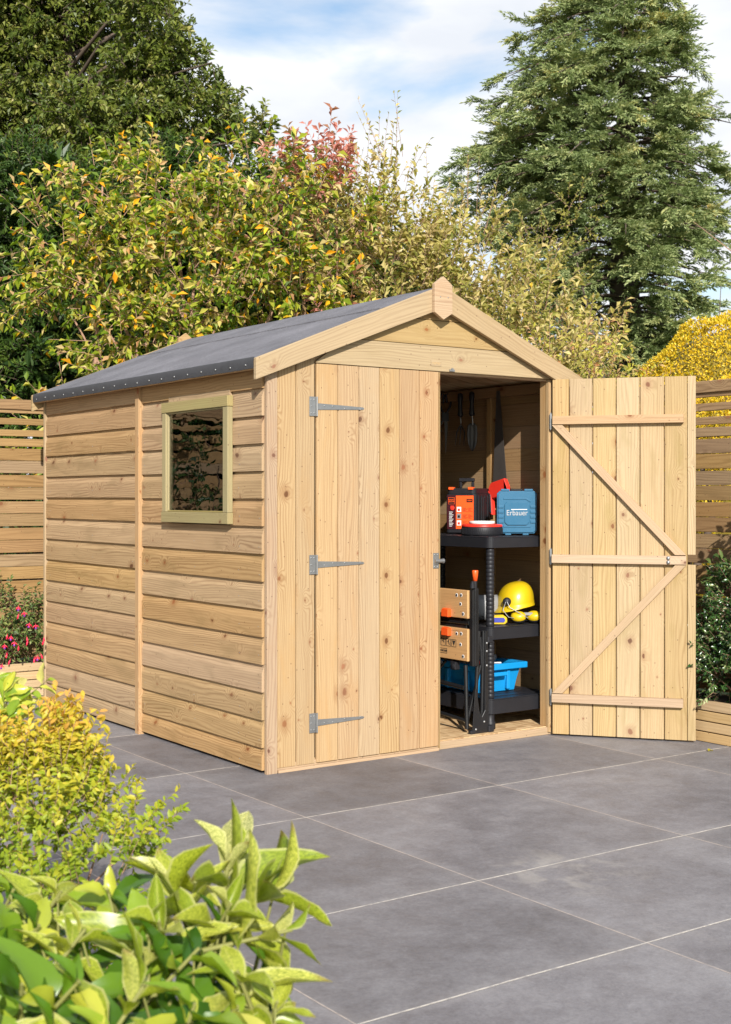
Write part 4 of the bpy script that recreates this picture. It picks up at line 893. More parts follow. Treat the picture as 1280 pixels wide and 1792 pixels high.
def foliage(root, blobs, per, tl, nl, ll, lw, mat, twig=TWIG, up=.5, lod=0, tdist=None, stick=.0022, spread=.9, face_cam=True, inner=.5, curl=.18, names=('leaves', 'twigs'), droop=0., jitter=.35, clump=1.1, clf=7.):
    """blobs: (x,y,z,rx,ry,rz); twigs grow outward from each blob, leaves alternate along them (local coordinates of root)"""
    loc = np.array(root.location); BA = []; BD = []; 
    for b in blobs:
        c = np.array(b[:3]); r = np.array(b[3:6]); n = int(per*(r[0]*r[2]+r[1]*r[2]+r[0]*r[1])/3*(b[6] if len(b) > 6 else 1)); q = rdir(n)
        if face_cam:
            tc_ = norm((CAM-c)[None])[0]; keep = (q@tc_ > -.25) | (rng.random(n) < .35); q = q[keep]; n = len(q)
        rad = rng.uniform(inner, .95, n)**.7; BA.append(c+q*r*rad[:, None]); BD.append(norm(q+UP*up+rng.normal(size=(n, 3))*jitter))
    A = np.concatenate(BA); Dd = np.concatenate(BD); cl_ = np.sin(A[:, 0]*clf+A[:, 2]*clf*.7+1.3)+np.sin(A[:, 2]*clf*1.25-A[:, 0]*clf*.55+A[:, 1]*2)+.8*np.sin(A[:, 0]*clf*2.1-A[:, 2]*clf*1.7)
    keep = (A[:, 2] > .05) & ((cl_ > -clump) | (rng.random(len(A)) < .25)); A = A[keep]; Dd = Dd[keep]; n = len(A); Lt = tl*rng.uniform(.55, 1.25, n)
    B = A+Dd*Lt[:, None]
    sticks_object(names[1], A-loc, B-loc, stick, stick*.4, twig, root)
    k = np.tile(np.arange(nl), n); ti = np.repeat(np.arange(n), nl); s = (k+rng.uniform(.2, .9, len(k)))/nl
    P = A[ti]+Dd[ti]*(Lt[ti]*(.12+.88*s))[:, None]
    side = norm(np.cross(Dd[ti], rdir(len(ti)))); ld = norm(Dd[ti]*(.35+.5*s[:, None])+side*spread-UP*droop+rng.normal(size=(len(ti), 3))*.15)
    nv = norm(UP*.6+TOSUN*.75+rng.normal(size=(len(ti), 3))*.5)
    sz = rng.uniform(.65, 1.2, len(ti))
    tw_t = rng.random(n); tint = np.clip(.65*tw_t[ti]+.35*rng.random(len(ti)), 0, 1) if tdist is None else tdist(P, s, tw_t[ti])
    return leaf_object(names[0], P-loc, ld, nv, ll*sz, lw*sz*rng.uniform(.8, 1.15, len(ti)), tint, mat, root, lod, curl)
def B(u, v, d, rpx, rv=None, rd=None, w=1):
    """blob from a direction, distance and angular radius, given its true size in metres"""
    p = at(u, v, d); r = rpx/FPX*d; rz = (rv or rpx)/FPX*d; return (p[0], p[1], p[2], r, rd or r, rz, w)
def stems(root, tops, r=.02, mat=BARK, base_spread=.25, name='stem'):
    loc = Vector(root.location); mb = MB()
    for p in tops:
        p = Vector(p)-loc; b0 = Vector((random.uniform(-1, 1)*base_spread, random.uniform(-1, 1)*base_spread, -.02)); m = (b0+p)*.5+Vector((random.uniform(-.1, .1)*p.z, random.uniform(-.1, .1)*p.z, .08*p.z))
        mb.tube([b0, b0.lerp(m, .5)+Vector((0, 0, .05*p.z)), m, p], [r, r*.8, r*.6, r*.25], 7)
    return mb.build(name, mat, root)

GREEN = leafmat('shrub_leaf', [(0, (.05,.09,.010)), (.25, (.16,.25,.015)), (.5, (.36,.40,.035)), (.70, (.56,.50,.10)), (.86, (.60,.46,.22)), (.93, (.50,.26,.12)), (.95, (.86,.58,.03)), (1, (.86,.40,.02))], .33)
PALE = leafmat('mottled_leaf', [(0, (.12,.15,.03)), (.3, (.28,.27,.06)), (.55, (.50,.43,.13)), (.75, (.56,.45,.20)), (.9, (.62,.48,.26)), (.95, (.85,.58,.05)), (1, (.80,.40,.03))], .3)
REDL = leafmat('red_leaf', [(0, (.20,.17,.05)), (.3, (.42,.18,.11)), (.7, (.58,.24,.20)), (1, (.72,.42,.30))], .3)
YEW = leafmat('yew_leaf', [(0, (.02,.045,.010)), (.6, (.065,.12,.018)), (.9, (.14,.19,.03)), (1, (.25,.27,.06))], .12)
DARKT = leafmat('evergreen_leaf', [(0, (.04,.065,.012)), (.5, (.12,.155,.022)), (.8, (.21,.23,.045)), (.95, (.40,.36,.12)), (1, (.58,.50,.30))], .2)
FIR = leafmat('fir_needle', [(0, (.10,.14,.045)), (.45, (.27,.33,.13)), (.75, (.46,.48,.22)), (.93, (.52,.44,.13)), (1, (.50,.30,.10))], .18)
GOLD = leafmat('golden_hedge_leaf', [(0, (.30,.26,.01)), (.4, (.60,.42,.015)), (.8, (.82,.56,.03)), (1, (.85,.70,.12))], .25)
SPIR = leafmat('spirea_leaf', [(0, (.12,.21,.015)), (.35, (.30,.37,.025)), (.65, (.56,.46,.04)), (.85, (.66,.36,.08)), (1, (.58,.24,.07))], .35)
AUC = leafmat('spotted_laurel_leaf', [(0, (.22,.31,.02)), (.35, (.46,.50,.05)), (.7, (.62,.60,.13)), (1, (.72,.69,.34))], .32, .32, speck=(.14,.19,.015), spec=.45)
BROAD = leafmat('broad_green_leaf', [(0, (.04,.11,.012)), (.35, (.11,.22,.015)), (.65, (.27,.37,.03)), (.85, (.52,.52,.06)), (1, (.66,.58,.22))], .35, .28, spec=.5)
GLOSS = leafmat('glossy_dark_leaf', [(0, (.015,.045,.010)), (.5, (.035,.085,.018)), (.85, (.09,.14,.035)), (.93, (.35,.38,.18)), (1, (.55,.55,.35))], .12, .22, spec=.6)
SMALLG = leafmat('small_garden_leaf', [(0, (.04,.08,.02)), (.5, (.12,.17,.04)), (.85, (.26,.28,.08)), (1, (.45,.42,.10))], .25)
FUCH = leafmat('fuchsia_petal', [(0, (.55,.01,.05)), (.85, (.75,.02,.10)), (.9, (.20,.02,.35)), (1, (.25,.03,.4))], .25)

# --- shrubs behind the fence
s1 = thing('mixed_leaf_shrub', 'big green and yellow flecked shrub behind the left slope of the roof', 'shrub', on_floor(330, 10.2))
bl_ = [B(150,430,10,100), B(130,560,10,90), B(240,400,10.2,110), B(250,520,9.9,120), B(350,370,10.3,85), B(390,450,10,120), B(380,570,9.8,110), B(470,360,10.3,85), B(530,430,10,110), B(520,540,9.9,100), B(230,620,9.6,80), B(120,470,9.7,60), B(440,310,10.6,40), B(300,310,10.7,45), B(180,320,10.5,50), B(250,760,10.2,190,120,None,.4), B(500,700,10.4,150,150,None,.4)]
foliage(s1, bl_, 520, .34, 13, .076, .034, GREEN, stick=.0036, clump=.55, clf=6, spread=.8, droop=.25, tdist=lambda P, s, t: np.clip(rng.random(len(P))**1.15*.97+.06*(rng.random(len(P)) < .03)+np.where(s > .85, .12, 0), 0, 1))
stems(s1, [b[:3] for b in bl_], .03, TWIG, .5)
s2 = thing('thin_leaved_shrub', 'straggly pale brown and green shrub behind the right slope of the roof', 'shrub', on_floor(760, 10.6))
bl_ = [B(620,400,10.6,75), B(650,490,10.4,100), B(700,420,10.6,80), B(740,520,10.4,100), B(800,470,10.8,75), B(850,560,10.4,95), B(920,540,10.8,60), B(940,610,10.3,80), B(1010,640,10.5,60), B(880,660,10.2,110), B(700,680,10.4,160,160,None,.4)]
foliage(s2, bl_, 720, .38, 13, .068, .029, PALE, up=.9, stick=.0026, spread=.8, tdist=lambda P, s, t: np.clip(.45*t+.5*rng.random(len(P))+.08*(rng.random(len(P)) < .06), 0, 1))
bl_ = [B(700,320,10.7,34,70), B(650,350,10.8,40,50), B(735,390,10.7,40,60), B(820,420,10.9,45,50), B(600,370,10.7,40,40)]
foliage(s2, bl_, 420, .50, 9, .045, .016, PALE, up=2.2, stick=.0026, spread=.7, names=('shoot_leaves', 'shoots'))
stems(s2, [at(u, v, 10.5) for u, v in ((620,480),(700,500),(850,540),(940,600))], .025, TWIG, .5)
s3 = thing('red_leaved_shrub', 'shrub with dark red autumn leaves showing above the green shrub', 'shrub', on_floor(560, 11.3))
bl_ = [B(545,312,10.3,48,42), B(500,322,10.4,36,36), B(588,322,10.3,34,34), B(570,290,10.4,26,26), B(525,285,10.5,20,20), B(600,560,9.8,30,18), B(560,430,11.3,90,120,None,.3)]
foliage(s3, bl_, 650, .34, 14, .075, .028, REDL, up=1.3, droop=.1); stems(s3, [b[:3] for b in bl_], .025, TWIG, .3)
s5 = thing('yellow_green_shrub', 'low yellow green shrub between the bargeboard and the golden hedge', 'shrub', on_floor(1050, 9.6))
foliage(s5, [B(1030,650,9.6,60), B(1080,665,9.5,45), B(980,660,9.6,60), B(1060,740,9.6,90)], 700, .28, 13, .042, .018, GREEN, up=.9, tdist=lambda P, s, t: np.clip(.55+.4*rng.random(len(P)), 0, .93)); stems(s5, [at(1030,650,9.6), at(1080,665,9.5)], .02, TWIG)

# --- dark yew hedge
s4 = thing('yew_hedge', 'tall dark green yew hedge at the left behind the shrubs', 'hedge', on_floor(60, 12.5))
bl_ = [B(-40,340,12,90), B(40,340,12,80), B(-30,460,12,100), B(60,450,12.2,90), B(10,580,11.8,100), B(90,600,11.8,90), B(120,350,12.6,70), B(200,420,12.8,120), B(330,420,13,140), B(470,420,13,130), B(200,600,12.6,150), B(400,600,13,160), B(60,720,11.6,120), B(-60,700,11.6,120), B(560,560,13,140), B(700,600,13,130), B(60,820,11.6,140), B(300,310,13.2,60), B(840,640,13,110)]
foliage(s4, bl_, 900, .26, 16, .065, .020, YEW, up=.1, spread=1.0, stick=.003, inner=.75, twig=BARK, jitter=.5, clump=2)
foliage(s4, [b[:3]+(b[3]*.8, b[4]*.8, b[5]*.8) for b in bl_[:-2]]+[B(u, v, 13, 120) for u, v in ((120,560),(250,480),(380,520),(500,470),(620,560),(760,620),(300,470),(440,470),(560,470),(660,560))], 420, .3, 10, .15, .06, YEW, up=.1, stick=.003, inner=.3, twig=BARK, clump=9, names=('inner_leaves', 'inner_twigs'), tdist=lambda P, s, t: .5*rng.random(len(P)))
stems(s4, [b[:3] for b in bl_[:14]], .06, BARK, .8, 'trunk')
s8 = thing('sky_screen_hedge', 'added dark hedge behind the left fence, out of view, hiding sky from the window reflection', 'hedge', (-2.6, 4.1, 0))  # added hedge outside the view, blocks bright sky in the pane's reflection
foliage(s8, [(x, 4.1, z, .6, .4, .6, 1) for x in (-1.0, -1.7, -2.4, -3.1, -3.8, -4.5) for z in (.7, 1.5, 2.2, 2.8)], 800, .3, 10, .11, .05, GLOSS, face_cam=False, twig=BARK, clump=9, inner=.3, stick=.004); stems(s8, [(x, 4.1, 1.8) for x in (-1.2, -2.2, -3.4, -4.2)], .04, BARK, .9, 'trunk')
# --- big dark evergreen, upper left
def big_tree(root, trunk_top, r0, boughs, mat=BARK):
    loc = Vector(root.location); mb = MB(); top = Vector(trunk_top)-loc
    mb.tube([Vector((0, 0, -.1)), top*.3+Vector((.1, .05, 0)), top*.65, top], [r0, r0*.8, r0*.55, r0*.15], 12); tr = mb.build('trunk', mat, root)
    mb = MB()
    mb = MB()
    for b in boughs:
        p = Vector(b[:3])-loc; f = max(.08, min(.95, (p.z-.8*math.hypot(p.x, p.y)*.4)/top.z)); a = top*f
        m = a.lerp(p, .5)+Vector((0, 0, .12*(p-a).length)); mb.tube([a, m, p], [r0*.14, r0*.10, r0*.04], 6)
    mb.build('limb', mat, root)
t1 = thing('evergreen_tree', 'large dark evergreen tree filling the upper left corner', 'tree', on_floor(110, 19))
bl_ = []; rr = random.Random(5)
for (u, v, r_) in ((-30,-60,110),(90,-80,120),(200,-60,100),(-20,60,90),(70,40,90),(160,30,90),(240,40,60),(270,100,60),(-30,160,90),(60,150,90),(150,130,90),(230,160,80),(310,130,50),(345,190,50),(-20,260,90),(80,250,90),(170,240,90),(260,240,80),(340,250,60),(390,190,24),(395,240,40),(440,225,26),(280,60,34),(262,8,30),(380,150,20),(460,240,18),(370,110,18),(300,320,80),(150,340,100),(0,380,100),(100,500,150),(20,10,60),(320,90,26)):
    bl_.append(B(u, v, 19+rr.uniform(-1.2, 1.2), r_))
sub = []
for b in bl_:
    for k in range(9): q = rdir(1)[0]; f = rr.uniform(.35, .55); sub.append((b[0]+q[0]*b[3]*.75, b[1]+q[1]*b[3]*.75, b[2]+q[2]*b[5]*.75, b[3]*f, b[3]*f, b[5]*f*.75, .8))
foliage(t1, sub, 600, .30, 14, .10, .045, DARKT, up=.2, spread=.9, stick=.006, inner=.5, twig=BARK, droop=.15, clump=2.0, clf=4)
big_tree(t1, at(120, -40, 19.4), .26, bl_)
# --- blue-green fir, right
t2 = thing('fir_tree', 'tall blue green fir with gaps in its crown, behind the right of the shed', 'tree', on_floor(1095, 23))
loc2 = np.array(t2.location); A = []; Bq = []; DD = []; Lb = []
mbt = MB(); trunk_h = at(1095, -60, 23)[2]
mbt.tube([(0, 0, -.1), (.05, 0, 2.5), (.02, .05, 5), (0, 0, 7.5), (.03, 0, trunk_h)], [.42, .34, .25, .17, .03], 12); mbt.build('trunk', BARK, t2)
mpx = 23/FPX
def prof_r(v, right):
    vs = [-70, -40, 0, 80, 180, 270, 340, 440, 520, 600, 700]
    rl_ = [10, 85, 125, 195, 260, 315, 335, 265, 215, 190, 120]; rr_ = [10, 65, 100, 130, 165, 190, 200, 190, 175, 130, 90]
    return np.interp(v, vs, rr_ if right else rl_)*mpx
limb = MB(); rr = random.Random(11); spr_c = []; spr_d = []; spr_w = []
for i in range(340):
    v = -66+(i/340)**1.0*745; z = 1.2+(HOR-v)/FPX*23
    az = i*2.399+rr.uniform(-.4, .4); dv = np.array([math.cos(az), math.sin(az), 0]); cr_ = dv@RIGHT
    rad = (prof_r(v, cr_ > 0))*rr.uniform(.55, 1.06)
    if dv@VIEW > .5 and rr.random() < .45: continue
    tilt = rr.uniform(.02, .25); droop = .22*rad
    base = loc2*[1, 1, 0]+np.array([0, 0, z+.12*rad]); pts = []
    for t_ in np.linspace(0, 1, 6): pts.append(base+dv*rad*t_+UP*(tilt*rad*t_-droop*t_*t_*1.4))
    limb.tube([Vector(p-loc2) for p in pts], [.035, .03, .024, .018, .012, .005], 5)
    # side boughs
    m = max(4, int(rad*7))
    for j in range(m):
        f = rr.uniform(.16, 1.0)**.8; k_ = min(4, int(f*5)); p = pts[k_]+(pts[k_+1]-pts[k_])*(f*5-k_)
        sd_ = np.array([-dv[1], dv[0], 0])*rr.choice((-1, 1)); ln = rr.uniform(.35, .7)*(1.15-f*.5)*(.55+rad*.25)
        dd = norm((dv*(.5+.5*f)+sd_*rr.uniform(.3, 1.)+UP*rr.uniform(-.75, .55))[None])[0]
        n_ = int(6+ln*14); tt = np.linspace(.1, 1, n_)
        for q in tt: spr_c.append(p+dd*ln*q-UP*(.16*ln*q*q)); spr_d.append(norm((dd+np.cross(dd, UP)*rr.uniform(-1, 1)*.9+UP*rr.uniform(-.45, .15))[None])[0]); spr_w.append(rr.random())
limb.build('limb', BARK, t2)
C0 = np.array(spr_c); D0 = np.array(spr_d); T0 = np.array(spr_w)
q_ = C0-loc2; cn = np.sin(q_[:, 0]*3.1+q_[:, 2]*1.7)+np.sin(q_[:, 2]*3.7-q_[:, 0]*2.2+q_[:, 1])+np.sin(q_[:, 1]*2.9+q_[:, 2]*2.3+2)+.6*np.sin(q_[:, 0]*7+q_[:, 2]*6)
kp = (cn > -.45) | (rng.random(len(C0)) < .12); C0, D0, T0 = C0[kp], D0[kp], np.clip(T0[kp]*.7+.12*(cn[kp]+.3), 0, 1); n = len(C0); nl = 11
ti = np.repeat(np.arange(n), nl); s = np.tile(np.linspace(0, 1, nl), n); Lt = rng.uniform(.14, .26, n)
side = norm(np.cross(D0[ti], UP[None]+rng.normal(size=(len(ti), 3))*.5))*np.where(np.tile(np.arange(nl), n) % 2, 1, -1)[:, None]
P = C0[ti]+D0[ti]*(Lt[ti]*s)[:, None]; ld = norm(D0[ti]*.8+side*.9*(1-s[:, None]*.8)+UP*.12+rng.normal(size=(len(ti), 3))*.12)
leaf_object('needles', P-loc2, ld, norm(UP*.5+TOSUN*.8+rng.normal(size=(len(ti), 3))*.4), rng.uniform(.06, .115, len(ti)), .024, np.clip(T0[ti]*.7+rng.random(len(ti))*.3, 0, 1), FIR, t2, 0, .05)
print('fir needles', len(ti))
# small bare-twigged olive tree inside the fir's left gap and bare twigs at far right
t3 = thing('olive_shrub', 'thin olive leaved tree seen through the gap left of the fir trunk', 'tree', on_floor(1000, 18))
bl_ = [B(985,400,18,40), B(1010,370,18,35), B(940,440,18,50), B(900,470,17.5,40), B(960,490,17.5,60)]
foliage(t3, bl_, 260, .32, 12, .06, .028, PALE, up=.5, stick=.004, tdist=lambda P, s, t: .1+.4*rng.random(len(P))); stems(t3, [(b[0], b[1], b[2]-.7) for b in bl_], .04, BARK, .2, 'trunk')
t4 = thing('bare_tree', 'bare twiggy little tree at the right edge above the golden hedge', 'tree', on_floor(1262, 20))
bl_ = [B(1262,500,20,14,40), B(1285,460,20,14,50)]
foliage(t4, bl_, 60, .6, 2, .04, .02, PALE, up=.6, stick=.010, inner=.2); stems(t4, [b[:3] for b in bl_], .02, BARK, .1, 'trunk')
# --- clipped golden hedge
s6 = thing('golden_bush', 'clipped golden yellow conifer dome behind the right fence', 'bush', on_floor(1290, 11))
loc6 = np.array(s6.location)
c6 = at(1292, 720, 11); R6 = np.array([.80, .80, .82])
n = 46000; q = rdir(n); q = q[(q[:, 2] > -.6)]; 
bump_ = 1+.035*np.sin(q[:, 0]*9+1)+.03*np.sin(q[:, 1]*11)+.03*np.sin(q[:, 2]*12+q[:, 0]*5)
P = c6+q*R6*(bump_*rng.uniform(.955, 1.0, len(q)))[:, None]
leaf_object('crown', P-loc6, norm(q+rng.normal(size=q.shape)*.8+UP*.2), norm(q+rng.normal(size=q.shape)*.5), rng.uniform(.018, .032, len(q)), .013, rng.random(len(q)), GOLD, s6, 0, .1)
n = 16000; th = rng.uniform(0, 6.283, n); zz = rng.uniform(.1, c6[2]-.3, n); P = np.stack([c6[0]+.74*np.cos(th), c6[1]+.74*np.sin(th), zz], 1)+rng.normal(size=(n, 3))*.02
leaf_object('skirt', P-loc6, norm(np.stack([np.cos(th), np.sin(th), np.full(n, .3)], 1)+rng.normal(size=(n, 3))*.6), norm(rng.normal(size=(n, 3))), rng.uniform(.022, .042, n), .014, rng.random(n)*.8, GOLD, s6, 0, .1)
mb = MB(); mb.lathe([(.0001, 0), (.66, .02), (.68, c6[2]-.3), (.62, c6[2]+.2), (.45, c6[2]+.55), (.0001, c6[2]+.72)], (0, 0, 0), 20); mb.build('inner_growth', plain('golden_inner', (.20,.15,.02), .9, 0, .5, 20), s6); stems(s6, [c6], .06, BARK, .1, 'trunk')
s7 = thing('golden_bush', 'second golden yellow bush seen through the trellis right of the open door', 'bush', on_floor(1180, 9.6), 0)
foliage(s7, [B(1210,720,9.5,70), B(1160,700,9.7,50), B(1250,760,9.4,60), B(1220,800,9.4,70)], 2600, .10, 12, .03, .014, GOLD, up=.3, inner=.8); stems(s7, [at(1210,720,9.5)], .04, BARK, .1)

# --- plants in the beds
p1 = thing('glossy_shrub', 'dark glossy leaved shrub spilling over the right raised bed beside the open door', 'shrub', (2.32, -.72, .18))
bl_ = [(2.30,-.62,.42,.17,.22,.20), (2.30,-.90,.48,.18,.25,.25), (2.33,-.72,.66,.14,.22,.20), (2.32,-1.05,.70,.15,.22,.22), (2.20,-.66,.30,.08,.12,.10), (2.3,-1.3,.5,.18,.25,.3), (2.28,-.45,.36,.14,.15,.15)]
foliage(p1, bl_, 9500, .10, 12, .026, .013, GLOSS, TWIG, .4, 1, stick=.0014); stems(p1, [b[:3] for b in bl_], .008, TWIG, .06)
p2 = thing('arching_shrub', 'leafy upright plant with purplish stems against the right fence', 'plant', (2.34, -.80, .18))
bl_ = [(2.32,-.84,1.02,.07,.08,.16), (2.36,-.70,.86,.07,.12,.10), (2.33,-.94,1.12,.06,.08,.10), (2.36,-.6,.75,.05,.12,.07)]
foliage(p2, bl_, 3000, .13, 9, .052, .022, SMALLG, TWIG, .7, 1, stick=.0016, tdist=lambda P, s, t: .55*rng.random(len(P)), droop=.25); stems(p2, [(2.32,-.84,1.12), (2.36,-.70,.9), (2.33,-.94,1.2), (2.36,-.56,.78)], .006, TWIG, .05)
p3 = thing('fuchsia_bush', 'fuchsia bush with drooping pink red flowers in the left raised bed', 'bush', (-.10, 2.86, .18))
bl_ = [(-.12,2.86,.40,.16,.12,.16), (.04,2.86,.36,.12,.12,.14), (-.30,2.85,.38,.14,.12,.16), (.10,2.88,.48,.10,.08,.12), (-.05,2.9,.52,.10,.08,.10)]
foliage(p3, bl_, 5000, .11, 9, .030, .015, SMALLG, TWIG, .5, 1, stick=.0014, tdist=lambda P, s, t: .8*rng.random(len(P)), droop=.2); stems(p3, [b[:3] for b in bl_], .007, TWIG, .08)
# hanging flowers, each its own child
fm = MB(); fm.tube([(0, 0, 0), (0, 0, -.012)], .0008, 4)
fm.lathe([(.001, -.010), (.0045, -.018), (.0065, -.028), (.005, -.038), (.0001, -.046)], n=8); fcore = fm
f0 = None; rf = random.Random(9); cand = [B(8,1125,7.7,1), B(13,1140,7.7,1), B(33,1058,7.7,1), B(42,1068,7.7,1), B(53,1088,7.7,1), B(47,1112,7.65,1), B(50,1118,7.65,1), B(33,1128,7.65,1), B(62,1090,7.7,1), B(19,1152,7.6,1), B(61,1148,7.55,1), B(67,1145,7.55,1), B(71,1142,7.55,1), B(78,1118,7.55,1), B(78,1112,7.6,1), B(20,1110,7.7,1), B(14,1108,7.7,1), B(5,1160,7.6,1), B(26,1120,7.65,1), B(34,1072,7.7,1)]
for c in cand:
    p = Vector(c[:3])-Vector(p3.location)
    if f0 is None:
        f0 = fm.build('flower', REDP, p3)
        f0.data.materials[0] = plain('fuchsia_red', (.72,.015,.06), .4)
        q4 = MB()
        for k in range(4): a = k*math.pi/2; q4.tube([(0, 0, -.016), (.014*math.cos(a), .014*math.sin(a), -.022), (.020*math.cos(a), .020*math.sin(a), -.034)], [.003, .003, .0005], 5)
        se = q4.build('sepal', f0.data.materials[0], f0); q5 = MB(); q5.lathe([(.005, -.026), (.008, -.036), (.005, -.041)], n=8); q5.build('petal', plain('fuchsia_purple', (.16,.02,.32), .5), f0); o = f0
    else:
        o = f0.copy(); col.objects.link(o); o.parent = p3
        if rf.random() < .4:
            for ch in f0.children: c2 = ch.copy(); col.objects.link(c2); c2.parent = o
    o.location = p; o.scale = (.9,)*3; o.rotation_euler = (rf.uniform(-.3, .3), rf.uniform(-.3, .3), rf.uniform(0, 6))
p4 = thing('small_leaved_shrub', 'fine leaved green shrub rising at the left edge above the fuchsia', 'shrub', (-.38, 2.92, .18))
bl_ = [(-.38,2.90,.55,.16,.10,.22), (-.30,2.92,.72,.07,.06,.12), (-.46,2.9,.70,.10,.08,.16), (-.22,2.92,.60,.08,.06,.12), (-.6,2.9,.5,.18,.1,.25)]
foliage(p4, bl_, 5200, .12, 14, .017, .010, SMALLG, TWIG, 1.2, 0, stick=.0014); stems(p4, [b[:3] for b in bl_], .007, TWIG, .08)
for i, (x, lb) in enumerate(((-1.25, 'leafy evergreen plant further left in the raised bed, before the fence'), (-3.3, 'leafy plant at the far left end of the raised bed'))):
    pz = thing('garden_shrub', lb, 'shrub', (x, 2.86, .18), 0, 'shrubs in the left raised bed')
    bl_ = [(x, 2.84, .7, .25, .12, .3), (x+.2, 2.84, 1.1, .18, .12, .25), (x-.15, 2.84, 1.4, .16, .12, .3)]
    foliage(pz, bl_, 800, .18, 9, .06, .026, GLOSS, TWIG, .6, 0, face_cam=False); stems(pz, [b[:3] for b in bl_], .014, BARK, .08)

# --- foreground planting
for (u_, v_, lb) in ((1250, 1299, 'yellow green fallen leaf on the paving by the right raised bed'), (1240, 1316, 'tiny curled fallen leaf on the paving in front of the open door')):
    p_ = at(u_, v_, CAM[2]*FPX/(v_-HOR)); fl_ = thing('fallen_leaf', lb, 'leaf', (p_[0], p_[1], .004)); leaf_object('blade', np.zeros((1, 3)), np.array([[1, .3, .08]]), np.array([[0, 0, 1.]]), .045, .025, np.array([.6]), SPIR, fl_, 1)
fb = MB(); fb.prism([(-4.6, -4.6), (-3.2, -4.6), (-2.35, -3.75), (-1.95, -2.95), (-1.75, -2.2), (-2.1, -.9), (-2.9, -.4), (-4.6, .2)], 'z', .0, .03); tag(fb.build('flower_bed_soil', SOIL), kind='structure')
g1 = thing('golden_spirea', 'golden and coppery small leaved bush in the left foreground', 'bush', on_floor(60, 2.9))
bl_ = [B(90,1400,2.85,34,34,None,.6), B(30,1430,2.8,80,60,None,.8), B(120,1400,2.8,70,60), B(60,1480,2.7,110,80), B(180,1460,2.75,70,45), B(235,1475,2.75,50,30), B(0,1350,2.9,45,40), B(60,1600,2.6,150,90,None,1.1), B(170,1560,2.5,100,60,None,1.1), B(100,1850,2.7,200,180,None,.3)]
def spt(P, s, t): return np.clip(.08+.54*np.clip((P[:, 2]-.42)/.32, 0, 1)+.28*rng.random(len(P))-.15*(1-s), 0, 1)
foliage(g1, bl_, 7000, .095, 16, .019, .010, SPIR, TWIG, 1.0, 1, clump=.6, clf=22, tdist=spt, stick=.0011, inner=.6, droop=.1)
tops_ = [(92, 1290), (70, 1310), (110, 1320), (135, 1335), (150, 1310), (160, 1360), (120, 1300), (30, 1340), (10, 1330)]
foliage(g1, [B(u, v+40, 2.85, 12, 34, None, 5) for u, v in tops_], 9000, .11, 18, .019, .010, SPIR, TWIG, 3.0, 1, tdist=spt, stick=.0012, names=('shoot_leaves', 'shoots'), clump=9)
stems(g1, [b[:3] for b in bl_], .006, TWIG, .1)
g2 = thing('variegated_plant', 'plant with large yellow green leaves at the left edge above the spirea', 'plant', on_floor(-10, 3.1))
foliage(g2, [B(-2,1265,3.05,30,40), B(-10,1330,3.0,50,50), B(-30,1450,3.0,50,120)], 4500, .10, 8, .055, .024, BROAD, TWIGG, .6, 2, stick=.002, tdist=lambda P, s, t: .5+.5*rng.random(len(P)), curl=.25); stems(g2, [at(-8,1270,3.05), at(-20,1330,3)], .006, TWIGG, .05)
# spotted laurel: rosettes of long leaves on stems
def rosette_plant(root, ros, mat, stemm, Lf, Wf, n0=9, tint=(0, 1), curl=.3, open_=.75, names='leaves'):
    loc = np.array(root.location); P = []; Dv = []; Nv = []; Ln = []; Wd = []; T = []
    mb = MB()
    for (p, dirv, sc_, *rest) in ros:
        p = np.array(p); ax = norm(np.array(dirv, float)[None])[0]; e1 = norm(np.cross(ax, [0.3, .5, .1])[None])[0]; e2 = np.cross(ax, e1); n_ = rest[0] if rest else n0
        mb.tube([Vector(p-loc)-Vector(ax)*.26+Vector((0, 0, -.06)), Vector(p-loc)-Vector(ax)*.12, Vector(p-loc)+Vector(ax)*.01], [.005, .004, .0025], 6)
        for k in range(n_):
            a = k*2.399+random.uniform(-.3, .3); f = k/n_; op = open_*(.45+.75*f)+random.uniform(-.12, .12)
            rd = e1*math.cos(a)+e2*math.sin(a); d_ = ax*math.cos(op*1.35)+rd*math.sin(op*1.35)
            P.append(p-ax*(.10*f*sc_)+rd*.004); Dv.append(d_); Nv.append(ax*math.sin(op*1.35)-rd*math.cos(op*1.35)+np.array([random.uniform(-.2, .2) for _ in range(3)])+UP*.15)
            s_ = sc_*(.55+.5*f)*random.uniform(.65, 1.3); Ln.append(Lf*s_); Wd.append(Wf*s_*random.uniform(.85, 1.15)); T.append(random.uniform(*tint)*(1-.3*f))
    mb.build('stem', stemm, root)
    return leaf_object(names, np.array(P)-loc, np.array(Dv), np.array(Nv), np.array(Ln), np.array(Wd), np.array(T), mat, root, 2, curl, .16)
g3 = thing('spotted_laurel', 'spotted laurel with long cream and green speckled leaves in the front foreground', 'plant', on_floor(400, 1.95))
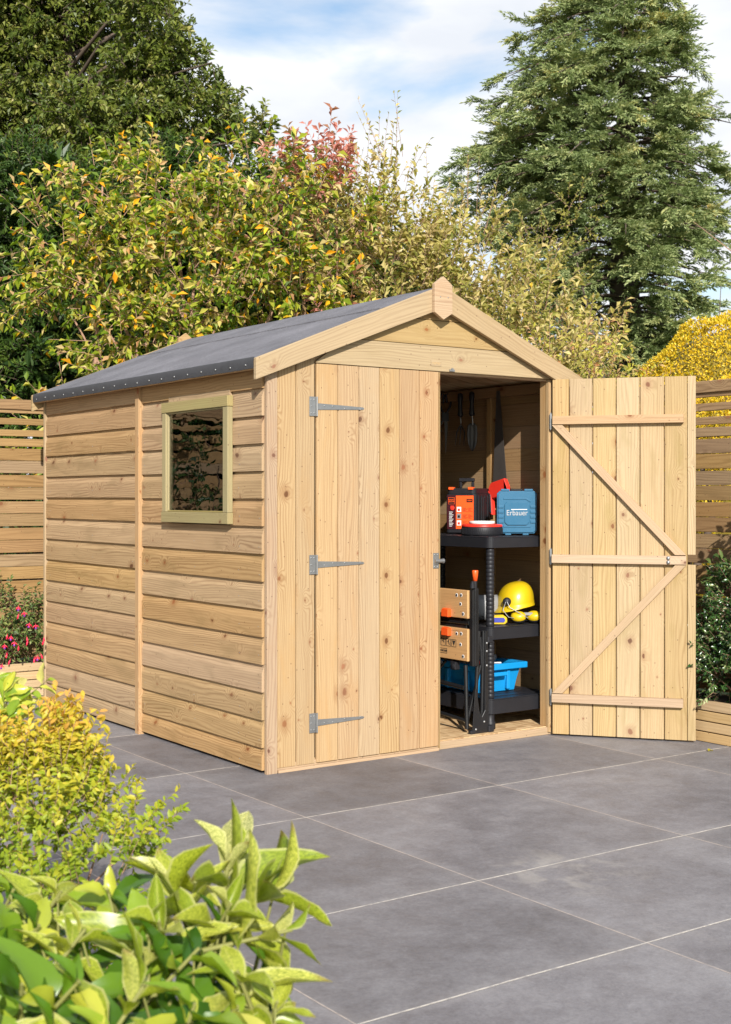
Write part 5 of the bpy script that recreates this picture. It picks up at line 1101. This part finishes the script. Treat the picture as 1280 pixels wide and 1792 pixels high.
ros = [(at(400,1505,1.95), (.05,-.05,1), 1.05, 7), (at(300,1550,1.9), (-.35,0,.9), .9, 6), (at(480,1560,1.95), (1.0,-.5,.5), 1.1, 7), (at(400,1590,1.85), (.1,-.6,.8), .9, 6), (at(280,1620,1.8), (-.3,-.4,.8), .9, 6), (at(500,1630,1.85), (.9,-.5,.2), .8, 6)]
rosette_plant(g3, ros, AUC, TWIGG, .150, .050, tint=(0, 1), curl=.22, open_=.8)
stems(g3, [r_[0] for r_ in ros], .008, TWIGG, .06)
g4 = thing('broad_leaved_shrub', 'lush green and yellow leaved shrub filling the bottom left corner', 'shrub', on_floor(250, 1.8))
ros = []; rr = random.Random(21)
for (u, v, d_, s_) in ((30,1560,1.95,.8),(110,1560,1.95,.8),(190,1570,1.9,.7),(60,1640,1.85,.9),(150,1650,1.8,.9),(250,1640,1.8,.9),(340,1680,1.75,.9),(430,1700,1.75,.8),(40,1730,1.7,1),(140,1740,1.65,1.1),(240,1740,1.65,1.1),(330,1760,1.65,1.1),(420,1770,1.7,1),(470,1750,1.75,.7),(90,1820,1.6,1.1),(200,1840,1.6,1.1),(300,1850,1.6,1.1),(400,1850,1.65,1),(-10,1640,1.85,1),(-10,1800,1.6,1.1),(480,1690,1.85,.6),(380,1620,1.85,.7),(480,1850,1.7,.8)):
    ros.append((at(u+rr.uniform(-15, 15), v+rr.uniform(-15, 15), d_), (rr.uniform(-.5, .6), -.35+rr.uniform(-.4, .3), .8), s_, 9))
rosette_plant(g4, ros[0::3]+ros[2::3], BROAD, TWIGG, .11, .052, tint=(0, .95), curl=.5, open_=1.0)
rosette_plant(g4, ros[1::3], AUC, TWIGG, .12, .050, tint=(0, .7), curl=.5, open_=1.0, names='speckled_leaves')
ros2 = [(np.array(r_[0])+VIEW*.07-UP*.05+RIGHT*rr.uniform(-.03, .03), (rr.uniform(-.6, .6), -.2+rr.uniform(-.4, .3), .7), r_[2]*.8, 8) for r_ in ros]+[(np.array(r_[0])+VIEW*.12-UP*.14+RIGHT*rr.uniform(-.03, .03), (rr.uniform(-.6, .6), -.2, .7), r_[2], 8) for r_ in ros]
rosette_plant(g4, ros2, BROAD, TWIGG, .08, .036, tint=(0, .7), curl=.3, names='inner_leaves')
stems(g4, [r_[0] for r_ in ros], .006, TWIGG, .15)
bpy.context.view_layer.update()
